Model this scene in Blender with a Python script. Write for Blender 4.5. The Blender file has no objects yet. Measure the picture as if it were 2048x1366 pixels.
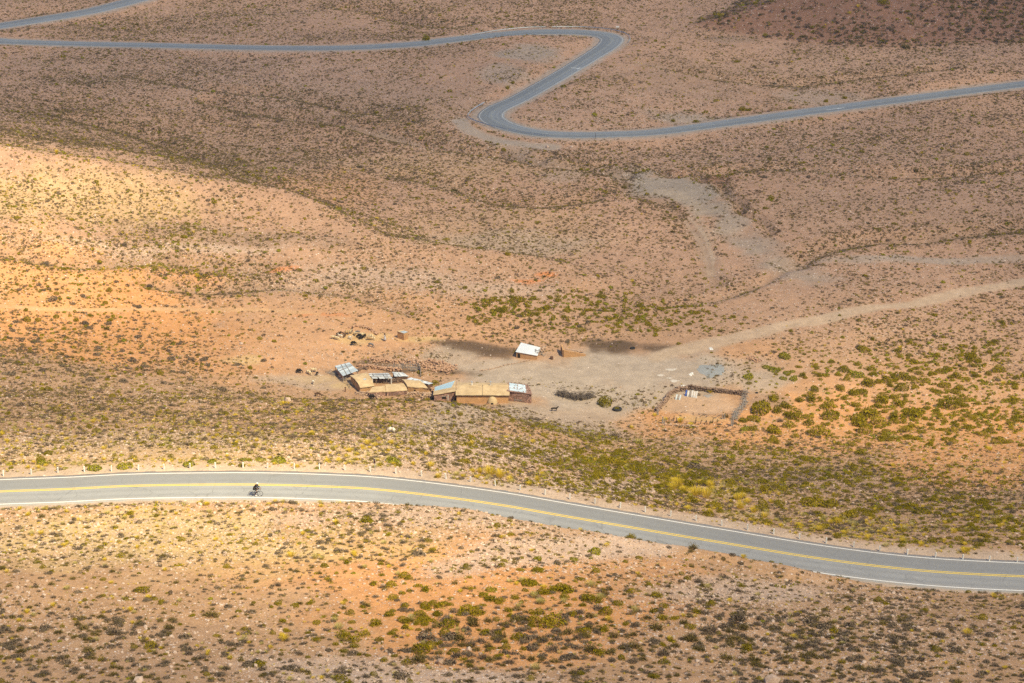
import bpy, bmesh, math, random
import numpy as np
from mathutils import Vector, Matrix

random.seed(7)
RNG = np.random.default_rng(11)
R = math.radians
scene = bpy.context.scene
COL = scene.collection

# ---------------------------------------------------------------- camera, sky, sun, exposure
CAM_H = 153.0            # metres above the farmyard
FOC = 4000.0             # focal length in pixels of the 2048 wide photograph
PITCH = R(21.9)
cam_data = bpy.data.cameras.new("camera")
cam = bpy.data.objects.new("camera", cam_data)
COL.objects.link(cam)
cam.location = (0, 0, CAM_H)
cam.rotation_euler = (math.pi / 2 - PITCH, 0, 0)
cam_data.sensor_fit = 'HORIZONTAL'
cam_data.sensor_width = 36.0
cam_data.lens = 36.0 * FOC / 2048.0
cam_data.clip_start = 0.5
cam_data.clip_end = 20000
scene.camera = cam

SUN_EL = R(52)
SUN_AZ = math.atan2(0.58, -0.65)         # from +Y towards +X
SUN = np.array([math.sin(SUN_AZ) * math.cos(SUN_EL), math.cos(SUN_AZ) * math.cos(SUN_EL), math.sin(SUN_EL)])
world = bpy.data.worlds.new("World")
scene.world = world
world.use_nodes = True
wn = world.node_tree
wn.nodes.clear()
sky = wn.nodes.new("ShaderNodeTexSky")
sky.sky_type = 'NISHITA'
sky.sun_disc = False
sky.sun_elevation = SUN_EL
sky.sun_rotation = SUN_AZ
sky.altitude = 3500
sky.dust_density = 1.5
bg = wn.nodes.new("ShaderNodeBackground")
bg.inputs["Strength"].default_value = 0.115
wo = wn.nodes.new("ShaderNodeOutputWorld")
wn.links.new(sky.outputs[0], bg.inputs[0])
wn.links.new(bg.outputs[0], wo.inputs[0])

sd = bpy.data.lights.new("sun", 'SUN')
sd.energy = 5.0
sd.angle = R(0.53)
sd.color = (1.0, 0.85, 0.53)
sun = bpy.data.objects.new("sun", sd)
COL.objects.link(sun)
sun.rotation_euler = Vector(SUN).to_track_quat('Z', 'Y').to_euler()

scene.view_settings.view_transform = 'Standard'
scene.view_settings.look = 'None'
scene.view_settings.gamma = 1
scene.view_settings.use_curve_mapping = False
scene.view_settings.exposure = 1.1
scene.render.engine = 'CYCLES'
scene.cycles.use_denoising = False
scene.cycles.max_bounces = 5
scene.cycles.diffuse_bounces = 2
scene.cycles.volume_bounces = 0
scene.cycles.sample_clamp_indirect = 4.0

# ---------------------------------------------------------------- tags and mesh helpers
def tag(o, label=None, cat=None, group=None, kind=None):
    if label: o['label'] = label
    if cat: o['category'] = cat
    if group: o['group'] = group
    if kind: o['kind'] = kind
    return o

def empty(name, loc, rz=0.0):
    o = bpy.data.objects.new(name, None)
    o.empty_display_size = 0.3
    COL.objects.link(o)
    o.location = loc
    o.rotation_euler = (0, 0, rz)
    return o

def link(name, me, parent=None, mat=None, loc=(0, 0, 0), rot=(0, 0, 0), scl=(1, 1, 1)):
    o = bpy.data.objects.new(name, me)
    COL.objects.link(o)
    if mat is not None and len(me.materials) == 0: me.materials.append(mat)
    if parent is not None: o.parent = parent
    o.location = loc; o.rotation_euler = rot; o.scale = scl
    return o

class MB:
    """collects shapes into one mesh"""
    def __init__(s): s.v = []; s.f = []
    def add(s, vs, fs):
        n = len(s.v); s.v += [tuple(p) for p in vs]; s.f += [tuple(i + n for i in f) for f in fs]; return s
    def box(s, c, d, rz=0.0, rx=0.0, ry=0.0, jit=0.0):
        M = Matrix.Rotation(rz, 3, 'Z') @ Matrix.Rotation(ry, 3, 'Y') @ Matrix.Rotation(rx, 3, 'X')
        vs = []
        for z in (-1, 1):
            for y in (-1, 1):
                for x in (-1, 1):
                    p = M @ Vector((x * d[0] / 2, y * d[1] / 2, z * d[2] / 2))
                    j = [random.uniform(-jit, jit) for _ in range(3)]
                    vs.append((c[0] + p.x + j[0], c[1] + p.y + j[1], c[2] + p.z + j[2]))
        return s.add(vs, [(0, 2, 3, 1), (4, 5, 7, 6), (0, 1, 5, 4), (2, 6, 7, 3), (0, 4, 6, 2), (1, 3, 7, 5)])
    def prism(s, bot, top):
        n = len(bot)
        fs = [tuple(range(n - 1, -1, -1)), tuple(range(n, 2 * n))]
        fs += [(i, (i + 1) % n, n + (i + 1) % n, n + i) for i in range(n)]
        return s.add(list(bot) + list(top), fs)
    def tube(s, pts, r, n=6, cap=True):
        pts = [Vector(p) for p in pts]
        rs = r if isinstance(r, (list, tuple)) else [r] * len(pts)
        vs = []; fs = []
        a = None
        for i, p in enumerate(pts):
            t = (pts[min(i + 1, len(pts) - 1)] - pts[max(i - 1, 0)])
            t = t.normalized() if t.length > 1e-9 else Vector((0, 0, 1))
            if a is None:
                a = t.orthogonal().normalized()
            else:
                a = (a - t * a.dot(t)).normalized()
            b = t.cross(a)
            for k in range(n):
                q = p + (a * math.cos(2 * math.pi * k / n) + b * math.sin(2 * math.pi * k / n)) * rs[i]
                vs.append(tuple(q))
        for i in range(len(pts) - 1):
            for k in range(n):
                fs.append((i * n + k, i * n + (k + 1) % n, (i + 1) * n + (k + 1) % n, (i + 1) * n + k))
        if cap:
            fs.append(tuple(range(n - 1, -1, -1)))
            m = (len(pts) - 1) * n
            fs.append(tuple(range(m, m + n)))
        return s.add(vs, fs)
    def torus(s, c, R0, r, axis='Z', n=28, m=8):
        vs = []; fs = []
        for i in range(n):
            a = 2 * math.pi * i / n
            for k in range(m):
                b = 2 * math.pi * k / m
                x, y, z = (R0 + r * math.cos(b)) * math.cos(a), (R0 + r * math.cos(b)) * math.sin(a), r * math.sin(b)
                if axis == 'Y': x, y, z = x, z, y
                vs.append((c[0] + x, c[1] + y, c[2] + z))
        for i in range(n):
            for k in range(m):
                fs.append((i * m + k, ((i + 1) % n) * m + k, ((i + 1) % n) * m + (k + 1) % m, i * m + (k + 1) % m))
        return s.add(vs, fs)
    def lathe(s, c, prof, n=16):
        vs = []; fs = []
        for (r, z) in prof:
            for k in range(n):
                a = 2 * math.pi * k / n
                vs.append((c[0] + r * math.cos(a), c[1] + r * math.sin(a), c[2] + z))
        for i in range(len(prof) - 1):
            for k in range(n):
                fs.append((i * n + k, i * n + (k + 1) % n, (i + 1) * n + (k + 1) % n, (i + 1) * n + k))
        fs.append(tuple(range(n - 1, -1, -1)))
        m = (len(prof) - 1) * n
        fs.append(tuple(range(m, m + n)))
        return s.add(vs, fs)
    def rock(s, c, d, rz=0.0):
        """a small angular stone"""
        o = (1 + 5 ** .5) / 2
        base = [(-1, o, 0), (1, o, 0), (-1, -o, 0), (1, -o, 0), (0, -1, o), (0, 1, o), (0, -1, -o), (0, 1, -o), (o, 0, -1), (o, 0, 1), (-o, 0, -1), (-o, 0, 1)]
        fs = [(0, 11, 5), (0, 5, 1), (0, 1, 7), (0, 7, 10), (0, 10, 11), (1, 5, 9), (5, 11, 4), (11, 10, 2), (10, 7, 6), (7, 1, 8),
              (3, 9, 4), (3, 4, 2), (3, 2, 6), (3, 6, 8), (3, 8, 9), (4, 9, 5), (2, 4, 11), (6, 2, 10), (8, 6, 7), (9, 8, 1)]
        ca, sa = math.cos(rz), math.sin(rz)
        vs = []
        for p in base:
            k = random.uniform(.75, 1.2) / 1.9
            x, y, z = p[0] * k * d[0] / 2, p[1] * k * d[1] / 2, p[2] * k * d[2] / 2
            vs.append((c[0] + x * ca - y * sa, c[1] + x * sa + y * ca, c[2] + z))
        return s.add(vs, fs)
    def mesh(s, name):
        me = bpy.data.meshes.new(name)
        me.from_pydata(s.v, [], s.f)
        me.validate()
        return me
    def build(s, name, mat, parent=None, smooth=False, **kw):
        me = s.mesh(name)
        if smooth: me.polygons.foreach_set("use_smooth", [True] * len(me.polygons))
        return link(name, me, parent, mat, **kw)

def np_mesh(name, V, F, smooth=False, attrs=None, cols=None):
    V = np.ascontiguousarray(V, np.float32); F = np.ascontiguousarray(F, np.int32)
    me = bpy.data.meshes.new(name)
    me.vertices.add(len(V)); me.vertices.foreach_set("co", V.ravel())
    n, k = F.shape
    me.loops.add(n * k); me.loops.foreach_set("vertex_index", F.ravel())
    me.polygons.add(n); me.polygons.foreach_set("loop_start", np.arange(0, n * k, k, dtype=np.int32))
    if smooth: me.polygons.foreach_set("use_smooth", np.ones(n, dtype=bool))
    for nm, a in (attrs or {}).items():
        at = me.attributes.new(nm, 'FLOAT', 'POINT'); at.data.foreach_set("value", np.ascontiguousarray(a, np.float32).ravel())
    for nm, a in (cols or {}).items():
        at = me.attributes.new(nm, 'FLOAT_COLOR', 'POINT'); at.data.foreach_set("color", np.ascontiguousarray(a, np.float32).ravel())
    me.update(calc_edges=True)
    return me

# ---------------------------------------------------------------- materials
class NT:
    def __init__(s, name):
        s.m = bpy.data.materials.new(name); s.m.use_nodes = True
        s.t = s.m.node_tree; s.t.nodes.clear()
        s.out = s.t.nodes.new("ShaderNodeOutputMaterial")
    def n(s, typ, **kw):
        x = s.t.nodes.new("ShaderNode" + typ)
        for k, v in kw.items(): setattr(x, k, v)
        return x
    def l(s, a, b): s.t.links.new(a, b)
    def val(s, sock, v):
        if hasattr(v, 'is_output'): s.l(v, sock)
        else: sock.default_value = v
    def math(s, op, a, b=0.0, c=0.0, clamp=False):
        x = s.n("Math", operation=op); x.use_clamp = clamp
        s.val(x.inputs[0], a); s.val(x.inputs[1], b); s.val(x.inputs[2], c)
        return x.outputs[0]
    def mix(s, f, a, b, mode='MIX'):
        x = s.n("MixRGB", blend_type=mode)
        s.val(x.inputs[0], f); s.val(x.inputs[1], a); s.val(x.inputs[2], b)
        return x.outputs[0]
    def noise(s, co, scale, detail=3.0, rough=0.55):
        x = s.n("TexNoise"); s.l(co, x.inputs["Vector"])
        x.inputs["Scale"].default_value = scale; x.inputs["Detail"].default_value = detail; x.inputs["Roughness"].default_value = rough
        return x.outputs["Fac"]
    def ramp(s, f, lo, hi, a=0.0, b=1.0):
        x = s.n("MapRange"); x.clamp = True
        s.val(x.inputs[0], f); s.val(x.inputs[1], lo); s.val(x.inputs[2], hi); s.val(x.inputs[3], a); s.val(x.inputs[4], b)
        return x.outputs[0]
    def surf(s, col, rough=0.9, bump=None, bstr=0.5, bdist=0.05, spec=0.2, metal=0.0):
        p = s.n("BsdfPrincipled")
        s.val(p.inputs["Base Color"], col); s.val(p.inputs["Roughness"], rough)
        p.inputs["Specular IOR Level"].default_value = spec; p.inputs["Metallic"].default_value = metal
        if bump is not None:
            b = s.n("Bump"); b.inputs["Strength"].default_value = bstr; b.inputs["Distance"].default_value = bdist
            s.l(bump, b.inputs["Height"]); s.l(b.outputs[0], p.inputs["Normal"])
        s.l(p.outputs[0], s.out.inputs[0])
        return p

def c4(c): return (c[0], c[1], c[2], 1.0)

def mat(name, col, col2=None, scale=3.0, rough=0.9, bump=0.3, spec=0.2, metal=0.0, vor=None, coords="Object"):
    """worn surface: two colours mixed by noise, optional stone cells"""
    k = NT(name)
    co = k.n("TexCoord").outputs[coords]
    nz = k.noise(co, scale, 5.0, 0.62)
    f = k.ramp(nz, 0.35, 0.65)
    c2 = col2 or tuple(x * 0.7 for x in col)
    c = k.mix(f, c4(col), c4(c2))
    h = nz
    if vor:
        v = k.n("TexVoronoi"); k.l(co, v.inputs["Vector"]); v.inputs["Scale"].default_value = vor
        e = k.n("TexVoronoi", feature='DISTANCE_TO_EDGE'); k.l(co, e.inputs["Vector"]); e.inputs["Scale"].default_value = vor
        sep = k.n("SeparateColor"); k.l(v.outputs["Color"], sep.inputs[0])
        c = k.mix(1.0, c, k.mix(sep.outputs[0], (0.55, 0.5, 0.48, 1), (1.35, 1.25, 1.2, 1)), 'MULTIPLY')
        ed = k.ramp(e.outputs["Distance"], 0.0, 0.09)
        c = k.mix(ed, c4(tuple(x * 0.35 for x in col)), c)
        h = ed
    k.surf(c, rough, h, bump, 0.05, spec, metal)
    return k.m

def leaf_mat(name, a, b, dark, transl=0.25):
    """foliage: colour drifts from plant to plant and from leaf to leaf"""
    k = NT(name)
    oi = k.n("ObjectInfo"); g = k.n("NewGeometry")
    c = k.mix(oi.outputs["Random"], c4(a), c4(b))
    c = k.mix(k.ramp(g.outputs["Random Per Island"], 0.3, 1.0, 0.0, 0.75), c, c4(dark))
    d = k.n("BsdfDiffuse"); t = k.n("BsdfTranslucent"); m = k.n("MixShader")
    k.l(c, d.inputs[0]); k.l(c, t.inputs[0]); m.inputs[0].default_value = transl
    k.l(d.outputs[0], m.inputs[1]); k.l(t.outputs[0], m.inputs[2]); k.l(m.outputs[0], k.out.inputs[0])
    return k.m

# ---------------------------------------------------------------- view rays (only used to turn measurements of the photo into map points)
_cp, _sp = math.cos(PITCH), math.sin(PITCH)
def ray(px, py):
    xc = (np.asarray(px, float) - 1024) / FOC; yc = -(np.asarray(py, float) - 683) / FOC
    return np.stack([xc, _cp + yc * _sp, -_sp + yc * _cp], -1)
def at_height(px, py, z):
    d = ray(px, py)
    t = (np.asarray(z, float) - CAM_H) / d[..., 2]
    return d * t[..., None] + np.array([0, 0, CAM_H])
def project(P):
    P = np.asarray(P, float)
    x, y, z = P[..., 0], P[..., 1], P[..., 2] - CAM_H
    dep = y * _cp - z * _sp; up = y * _sp + z * _cp
    return 1024 + FOC * x / dep, 683 - FOC * up / dep, dep

# ---------------------------------------------------------------- noise
def _hash(i, j, seed):
    h = (i.astype(np.int64) * 374761393 + j.astype(np.int64) * 668265263 + seed * 974711) & 0x7fffffff
    h = ((h ^ (h >> 13)) * 1274126177) & 0x7fffffff
    return ((h ^ (h >> 16)) & 0xffff) / 65535.0
def vnoise(x, y, seed=0):
    xi, yi = np.floor(x), np.floor(y); xf, yf = x - xi, y - yi
    u, v = xf * xf * (3 - 2 * xf), yf * yf * (3 - 2 * yf)
    a, b = _hash(xi, yi, seed), _hash(xi + 1, yi, seed)
    c, d = _hash(xi, yi + 1, seed), _hash(xi + 1, yi + 1, seed)
    return (a * (1 - u) + b * u) * (1 - v) + (c * (1 - u) + d * u) * v
def fbm(x, y, scale, octv=4, seed=0):
    s = 0; amp = 1; tot = 0; f = 1.0 / scale
    for o in range(octv):
        s = s + amp * (vnoise(x * f + 17.3 * o, y * f - 9.1 * o, seed + o) - 0.5); tot += amp; amp *= 0.5; f *= 2.03
    return s / tot * 2
def sstep(x, a, b):
    t = np.clip((x - a) / (b - a), 0, 1); return t * t * (3 - 2 * t)

# ---------------------------------------------------------------- terrain: control heights (photo x, photo y, height above the farmyard)
CTRL = [
 (0,1366,62),(512,1366,62.6),(1024,1366,63),(1536,1366,62.2),(2048,1366,61),(0,1150,56.3),(350,1150,56.6),(600,1200,58),(1000,1200,58.4),(1500,1240,57.6),(2048,1260,54.8),
 (0,1040,50.7),(350,1030,50.8),(700,1012,50.6),(860,1030,51.3),(1000,1052,51.2),(1200,1095,50.3),(1400,1130,49.2),(1600,1158,47.8),(1800,1180,46.2),(2048,1195,46),
 (0,984,49.5),(256,972,49.6),(512,969,49.5),(740,978,49),(1000,1010,48.2),(1280,1058,47.2),(1624,1114,46),(1824,1140,45),(2048,1153,44.2),
 (0,930,48.0),(300,925,48.3),(300,880,41.5),(300,835,30.5),(0,860,38),(0,790,22),(0,720,11.5),(0,650,8.5),(0,560,12),(0,450,17),(0,300,22),
 (750,925,46.6),(750,870,34.5),(560,801,17.4),(760,804,16.4),(950,817,14.5),(1050,850,12),(1150,880,12),(1250,920,16),(1100,960,37),(900,895,37),(1400,980,27),(1600,1010,27),
 (1700,1060,38),(2000,1090,43),(2000,1000,27),(2000,930,13),(1700,930,12),(1500,920,10),(1400,875,3),(1700,860,2),(2000,860,3),
 (560,768,3),(660,785,1.5),(740,765,0.5),(860,790,0.2),(960,780,0),(1150,700,0),(1150,825,0),(1300,860,1),(1400,830,0),(1400,740,0),(1000,640,1.2),(1200,600,1),(700,690,1.5),(560,700,3),
 (400,740,5.5),(400,600,5),(400,500,9),(400,390,12),(200,345,17.5),(600,430,8),(700,480,5),(850,500,3.5),(0,230,9),(250,280,4),(500,330,2),(700,400,1),(850,460,0),
 (1000,512,3.5),(1120,550,2),(1100,495,0),(1024,350,0),(1024,250,0),(700,250,0),(400,180,0),(200,130,0),(0,100,0),(1500,400,0.5),(1500,560,0),(2048,560,0.5),(2048,400,2),(2048,720,1),(1700,720,0),
 (700,100,0),(1024,140,0.5),(1300,200,0),(1700,215,0),(2048,180,0.5),(1024,20,-1),(300,30,-1.5),(600,30,-1),(1600,140,0.5),(2000,130,1.5),(1300,20,0),(1400,-60,0),(1700,30,0),(2048,20,1),
 (200,-100,-2),(1024,-160,0),(700,-300,3),
]
WCTRL = [(0,0,149.5),(0,10,142),(0,30,129),(0,60,107.5),(0,100,84),(-60,30,125),(60,30,126),(-110,100,78),(110,100,78),(-150,0,135),(150,0,130),(0,-200,170),
 (-190,230,48),(190,230,44),(-330,420,34),(330,420,8),(-420,650,14),(420,620,12),(0,1200,14),(600,1200,120),(-600,1200,50),(0,2500,160),(1500,2500,330),(-1500,2500,260),(-1200,600,160),(1200,500,60),(-600,0,150),(600,0,140)]
_pc = np.array([at_height(p[0], p[1], p[2]) for p in CTRL])
_pc = np.vstack([_pc, np.array(WCTRL, float)])
SC = 100.0
def _phi(r2): return 0.5 * r2 * np.log(np.maximum(r2, 1e-12))
_X = _pc[:, :2] / SC; _n = len(_X)
_A = np.zeros((_n + 3, _n + 3))
_A[:_n, :_n] = _phi(((_X[:, None] - _X[None]) ** 2).sum(-1)) + np.eye(_n) * 1e-5
_A[:_n, _n:] = np.c_[np.ones(_n), _X]; _A[_n:, :_n] = _A[:_n, _n:].T
_W = np.linalg.solve(_A, np.r_[_pc[:, 2], 0, 0, 0])
def base_z(x, y):
    x = np.asarray(x, float) / SC; y = np.asarray(y, float) / SC
    z = _W[_n] + _W[_n + 1] * x + _W[_n + 2] * y
    for i in range(_n):
        z = z + _W[i] * _phi((x - _X[i, 0]) ** 2 + (y - _X[i, 1]) ** 2)
    return z
def base_hit(px, py):
    d = ray(px, py); t = np.linspace(120, 900, 1600)
    P = d[None] * t[:, None]
    g = base_z(P[:, 0], P[:, 1]) - (P[:, 2] + CAM_H)
    i = int(np.argmax(g > 0))
    a = g[i - 1] / (g[i - 1] - g[i])
    tt = t[i - 1] + a * (t[i] - t[i - 1])
    return d * tt + np.array([0, 0, CAM_H])

def spline(P, step):
    """Catmull-Rom through points, resampled evenly"""
    P = np.asarray(P, float); n = len(P); out = []
    for i in range(n - 1):
        p0, p1, p2, p3 = P[max(i - 1, 0)], P[i], P[i + 1], P[min(i + 2, n - 1)]
        d = np.linalg.norm((p2 - p1)[:2]); m = max(2, int(d / step * 3))
        for t in np.linspace(0, 1, m, endpoint=False):
            out.append(0.5 * ((2 * p1) + (-p0 + p2) * t + (2 * p0 - 5 * p1 + 4 * p2 - p3) * t * t + (-p0 + 3 * p1 - 3 * p2 + p3) * t ** 3))
    out.append(P[-1]); out = np.array(out)
    s = np.r_[0, np.cumsum(np.linalg.norm(np.diff(out[:, :2], axis=0), axis=1))]
    q = np.arange(0, s[-1], step)
    return np.stack([np.interp(q, s, out[:, k]) for k in range(P.shape[1])], 1)
def smooth1(a, w):
    k = np.ones(w) / w; p = np.r_[[a[0]] * (w // 2), a, [a[-1]] * (w // 2)]
    return np.convolve(p, k, 'valid')[:len(a)]
def poly_dist(x, y, P, extra=None):
    """distance to a polyline, signed side, and values interpolated along it"""
    x = np.asarray(x, float).ravel(); y = np.asarray(y, float).ravel()
    best = np.full(x.shape, 1e9); side = np.zeros(x.shape); val = np.zeros(x.shape + (P.shape[1],))
    lo, hi = P[:, :2].min(0) - 25, P[:, :2].max(0) + 25
    I = np.nonzero((x > lo[0]) & (x < hi[0]) & (y > lo[1]) & (y < hi[1]))[0]
    xs, ys = x[I], y[I]; b = best[I]; sd_ = side[I]; vv = val[I]
    for i in range(len(P) - 1):
        a, c = P[i], P[i + 1]; dx, dy = c[0] - a[0], c[1] - a[1]; L2 = dx * dx + dy * dy + 1e-12
        K = np.nonzero((xs > min(a[0], c[0]) - 22) & (xs < max(a[0], c[0]) + 22) & (ys > min(a[1], c[1]) - 22) & (ys < max(a[1], c[1]) + 22))[0]
        if len(K) == 0: continue
        ex, ey = xs[K] - a[0], ys[K] - a[1]
        t = np.clip((ex * dx + ey * dy) / L2, 0, 1)
        d2 = np.hypot(ex - t * dx, ey - t * dy)
        u = d2 < b[K]
        Ku = K[u]; b[Ku] = d2[u]; sd_[Ku] = np.sign(dx * ey[u] - dy * ex[u]); vv[Ku] = a + (c - a) * t[u][:, None]
    best[I] = b; side[I] = sd_; val[I] = vv
    return best, side, val

# near road: photo x, photo y of the yellow line, height ; far road: photo x, y, half width
NEAR = [(-900,1085,48.2),(-560,1036,48.8),(-260,1002,49.2),(-120,990,49.4),(0,983,49.5),(128,978,49.6),(256,972,49.6),(400,969,49.6),(512,969,49.5),(640,972,49.3),(740,978,49),(860,990,48.7),(1000,1010,48.2),(1124,1031,47.8),(1280,1058,47.2),(1424,1082,46.7),(1624,1114,46),(1824,1140,45),(2048,1153,44.2),(2200,1157,43.8),(2420,1156,43.4),(2750,1148,42.8),(3150,1130,42)]
FAR = [(2950,60,2.6),(2650,96,2.6),(2400,128,2.6),(2250,146,2.6),(2048,170,2.6),(1853,195,2.6),(1661,220,2.6),(1491,243,2.6),(1320,265.5,2.5),(1211,271,2.5),(1137,272,2.6),(1071,268,2.8),(1023,258,3.0),(991,245,3.2),(982,233,3.2),(996,219,3.0),(1040,198.5,2.8),(1113,157,2.8),(1174,120,2.9),(1213,95,3.2),(1224,81,3.4),(1213,73.5,3.4),(1186,68.6,3.2),(1137,66,3.1),(1064,66.6,3.1),(991,72,3.0),(893,82.5,3.0),(820,90.5,2.8),(700,97,2.7),(560,98,2.6),(420,95.5,2.6),(308,92.7,2.6),(164,90,2.6),(61.5,87,2.7),(0,83.7,3.0),(-60,78,3.4),(-95,70,3.8),(-80,62,3.8),(-40,57.5,3.7),(0,54,3.6),(102.5,38,3.6),(184.6,23.6,3.6),(262.5,4,3.6),(310,-10,3.6),(400,-45,3.6),(620,-95,3.6),(950,-140,3.6)]
near_pts = np.array([np.r_[at_height(a, b, c), 3.65] for a, b, c in NEAR])
ROAD_N = spline(near_pts, 1.0)
ROAD_N[:, 2] = smooth1(ROAD_N[:, 2], 15)
far_pts = np.array([np.r_[base_hit(a, b), w * 1.12] for a, b, w in FAR])
ROAD_F = spline(far_pts, 1.2)
ROAD_F[:, 2] = smooth1(smooth1(ROAD_F[:, 2], 31), 31) + 0.35

# gullies: photo points, width (m), depth (m)
GULLIES = [
 ([(420,192),(520,212),(640,236),(760,262),(880,290),(1000,306),(1100,322),(1200,338),(1260,350)], 3.0, 1.2),
 ([(1000,300),(1060,312),(1120,308),(1180,325),(1230,322),(1270,338),(1310,336),(1345,350),(1385,347),(1410,364),(1440,366),(1450,392),(1476,408),(1484,428),(1520,440),(1545,468)], 1.5, .5),
 ([(700,8),(790,25),(860,42),(930,50)], 4.0, 1.5),
 ([(1240,362),(1255,385),(1330,410),(1390,470),(1415,520),(1430,560)], 2.2, 0.3),
 ([(1290,125),(1420,150),(1560,158),(1720,150),(1900,140)], 3.0, .8),
 ([(300,150),(420,172),(560,182),(700,205),(820,240)], 3.0, .8),
 ([(1180,395),(1090,410),(1000,400),(900,372),(800,350)], 3.0, .7),
 ([(2048,330),(1900,345),(1760,352),(1640,340),(1520,335),(1420,345)], 3.0, .9),
 ([(2048,455),(1880,470),(1740,478),(1640,500),(1580,530)], 3.0, .8),
 ([(300,560),(420,575),(560,570),(700,590),(820,620)], 2.5, .6),
 ([(0,500),(140,515),(280,512),(400,530),(520,540)], 3.0, .8),
 ([(1560,540),(1480,580),(1400,600),(1300,610)], 2.0, .5),
 ([(150,225),(300,262),(420,320),(560,390),(680,440),(780,480)], 4.0, 1.0),
]
RIDGES = [([(-60,312),(60,332),(200,354),(400,388),(520,408),(640,434),(730,474)], 9.0, 3.6), ([(600,500),(800,505),(1000,513),(1100,536),(1165,566)], 7.0, 2.0), ([(380,806),(560,802),(760,804),(900,813),(1000,838),(1080,864)], 7.0, 0.6)]
RIDG = [(spline(np.array([base_hit(*p) for p in r_[0]]), 3.0), r_[1], r_[2]) for r_ in RIDGES]
GULL = [(spline(np.array([base_hit(*p) for p in g[0]]), 2.0), g[1], g[2]) for g in GULLIES]

HILL = np.array([base_hit(*q)[:2] for q in [(1360,52),(1450,66),(1530,76),(1650,88),(1760,96),(1900,101),(2048,106),(2200,110)]])
def hill_rise(x, y):
    dy = y - np.interp(x, HILL[:, 0], HILL[:, 1]) + 3 * fbm(x, y, 30, 3, 97)
    dx = (x - HILL[0, 0]) - .38 * np.maximum(dy, 0) + 7 * fbm(x, y, 22, 3, 99)
    return np.where(x > 250, 0, 1) * 0 + np.minimum(np.maximum(np.minimum(dy, dx), 0), 110)
def terrain_z(x, y):
    shp = np.shape(x); x = np.ravel(np.asarray(x, float)); y = np.ravel(np.asarray(y, float))
    z = base_z(x, y)
    rr = np.hypot(x, y)
    far = sstep(rr, 250, 420)
    # the farmyard is level, open country is rougher
    yard = np.exp(-(((x - 12) / 45) ** 2 + ((y - 372) / 28) ** 2))
    amp = (0.45 + 1.5 * far) * (1 - 0.85 * yard)
    z = z + 2.4 * sstep(rr, 430, 520) * fbm(x, y, 80, 3, 15)
    z = z + amp * fbm(x, y, 42, 4, 3) + 0.22 * fbm(x, y, 6, 3, 9) * (1 - 0.6 * yard) + 0.05 * fbm(x, y, 1.3, 2, 21)
    q = hill_rise(x, y)
    z = z + np.where(rr < 1500, .40 * q * q / (q + 6), 0) * (1 - sstep(x, 260, 420))
    z = z + 2.0 * sstep(rr, 900, 1500) * fbm(x, y, 260, 5, 5) * 8
    for P, w, hh in RIDG:
        d, s_, v_ = poly_dist(x, y, P)
        z = z + np.where(d < 1e8, hh * np.exp(-(d / w) ** 2), 0)
    for P, w, dp in GULL:
        d, s_, v_ = poly_dist(x, y, P)
        z = z - 2.4 * dp * np.exp(-(d / w) ** 2) * (0.8 + 0.5 * fbm(x, y, 14, 2, 4)) + 0.25 * dp * np.exp(-((d - 1.8 * w) / w) ** 2)
    for P, sh, wd in ((ROAD_N, 2.4, 5.0), (ROAD_F, 1.6, 5.0)):
        d, s_, v_ = poly_dist(x, y, P)
        rz, hw = v_[:, 2], v_[:, 3]
        e = hw + sh
        bed = rz - 0.03 - 0.25 * (1 - sstep(d, hw - 0.6, hw + 0.45)) - 0.10 * sstep(d, hw + 0.4, e)
        k = sstep(d, e - 0.8, e + wd)
        if P is ROAD_N:          # the bank on the camera's side starts close to the asphalt
            nearside = s_ < 0
            k = np.where(nearside, sstep(d, hw + 0.5, hw + 3.2), k)
            H = np.interp(v_[:, 0], BANK_X, BANK_H)      # an earth bank stands along the camera's side of the bend
            H = H * (1 + 0.22 * fbm(x, y, 7, 3, 95))
            crest = rz + H * np.exp(-(np.maximum(d - 6.8, 0) / 9) ** 2) - .25 * sstep(d, 8, 16)
            zz = np.where(nearside & (d < 18) & (H > .15), np.maximum(z, crest), z)
            z = np.where(d < 1e8, zz, z)
        k = np.where(d > 1e8, 1.0, k)
        z = np.where(k < 1, bed * (1 - k) + z * k, z)
    return z.reshape(shp)

BANK_P = [(500, 0), (600, 0.5), (740, 1.6), (860, 1.9), (1000, 2.3), (1424, 2.3), (1624, 1.9), (1760, .9), (1830, 0)]
BANK_X = [float(np.interp(q[0], [n_[0] for n_ in NEAR], near_pts[:, 0])) for q in BANK_P]; BANK_H = [q[1] for q in BANK_P]
# terrain vertices on a fan that is fine where the photograph looks
th = np.r_[np.linspace(-110, -26, 40)[:-1], np.linspace(-26, -18, 90)[:-1], np.linspace(-18, 18, 721), np.linspace(18, 26, 90)[1:], np.linspace(26, 110, 40)[1:]]
TH = np.radians(th)
RR = np.r_[np.geomspace(2, 138, 46)[:-1], np.geomspace(138, 760, 840), np.geomspace(760, 6500, 62)[1:]]
gx = np.sin(TH)[None, :] * RR[:, None]; gy = np.cos(TH)[None, :] * RR[:, None]
GZ = terrain_z(gx, gy)
def z_at(x, y):
    """ground height by interpolation in the fan"""
    x = np.asarray(x, float); y = np.asarray(y, float)
    t = np.interp(np.arctan2(x, y), TH, np.arange(len(TH))); r = np.interp(np.hypot(x, y), RR, np.arange(len(RR)))
    i = np.clip(t.astype(int), 0, len(TH) - 2); j = np.clip(r.astype(int), 0, len(RR) - 2)
    a, b = t - i, r - j
    return (GZ[j, i] * (1 - a) + GZ[j, i + 1] * a) * (1 - b) + (GZ[j + 1, i] * (1 - a) + GZ[j + 1, i + 1] * a) * b
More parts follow.
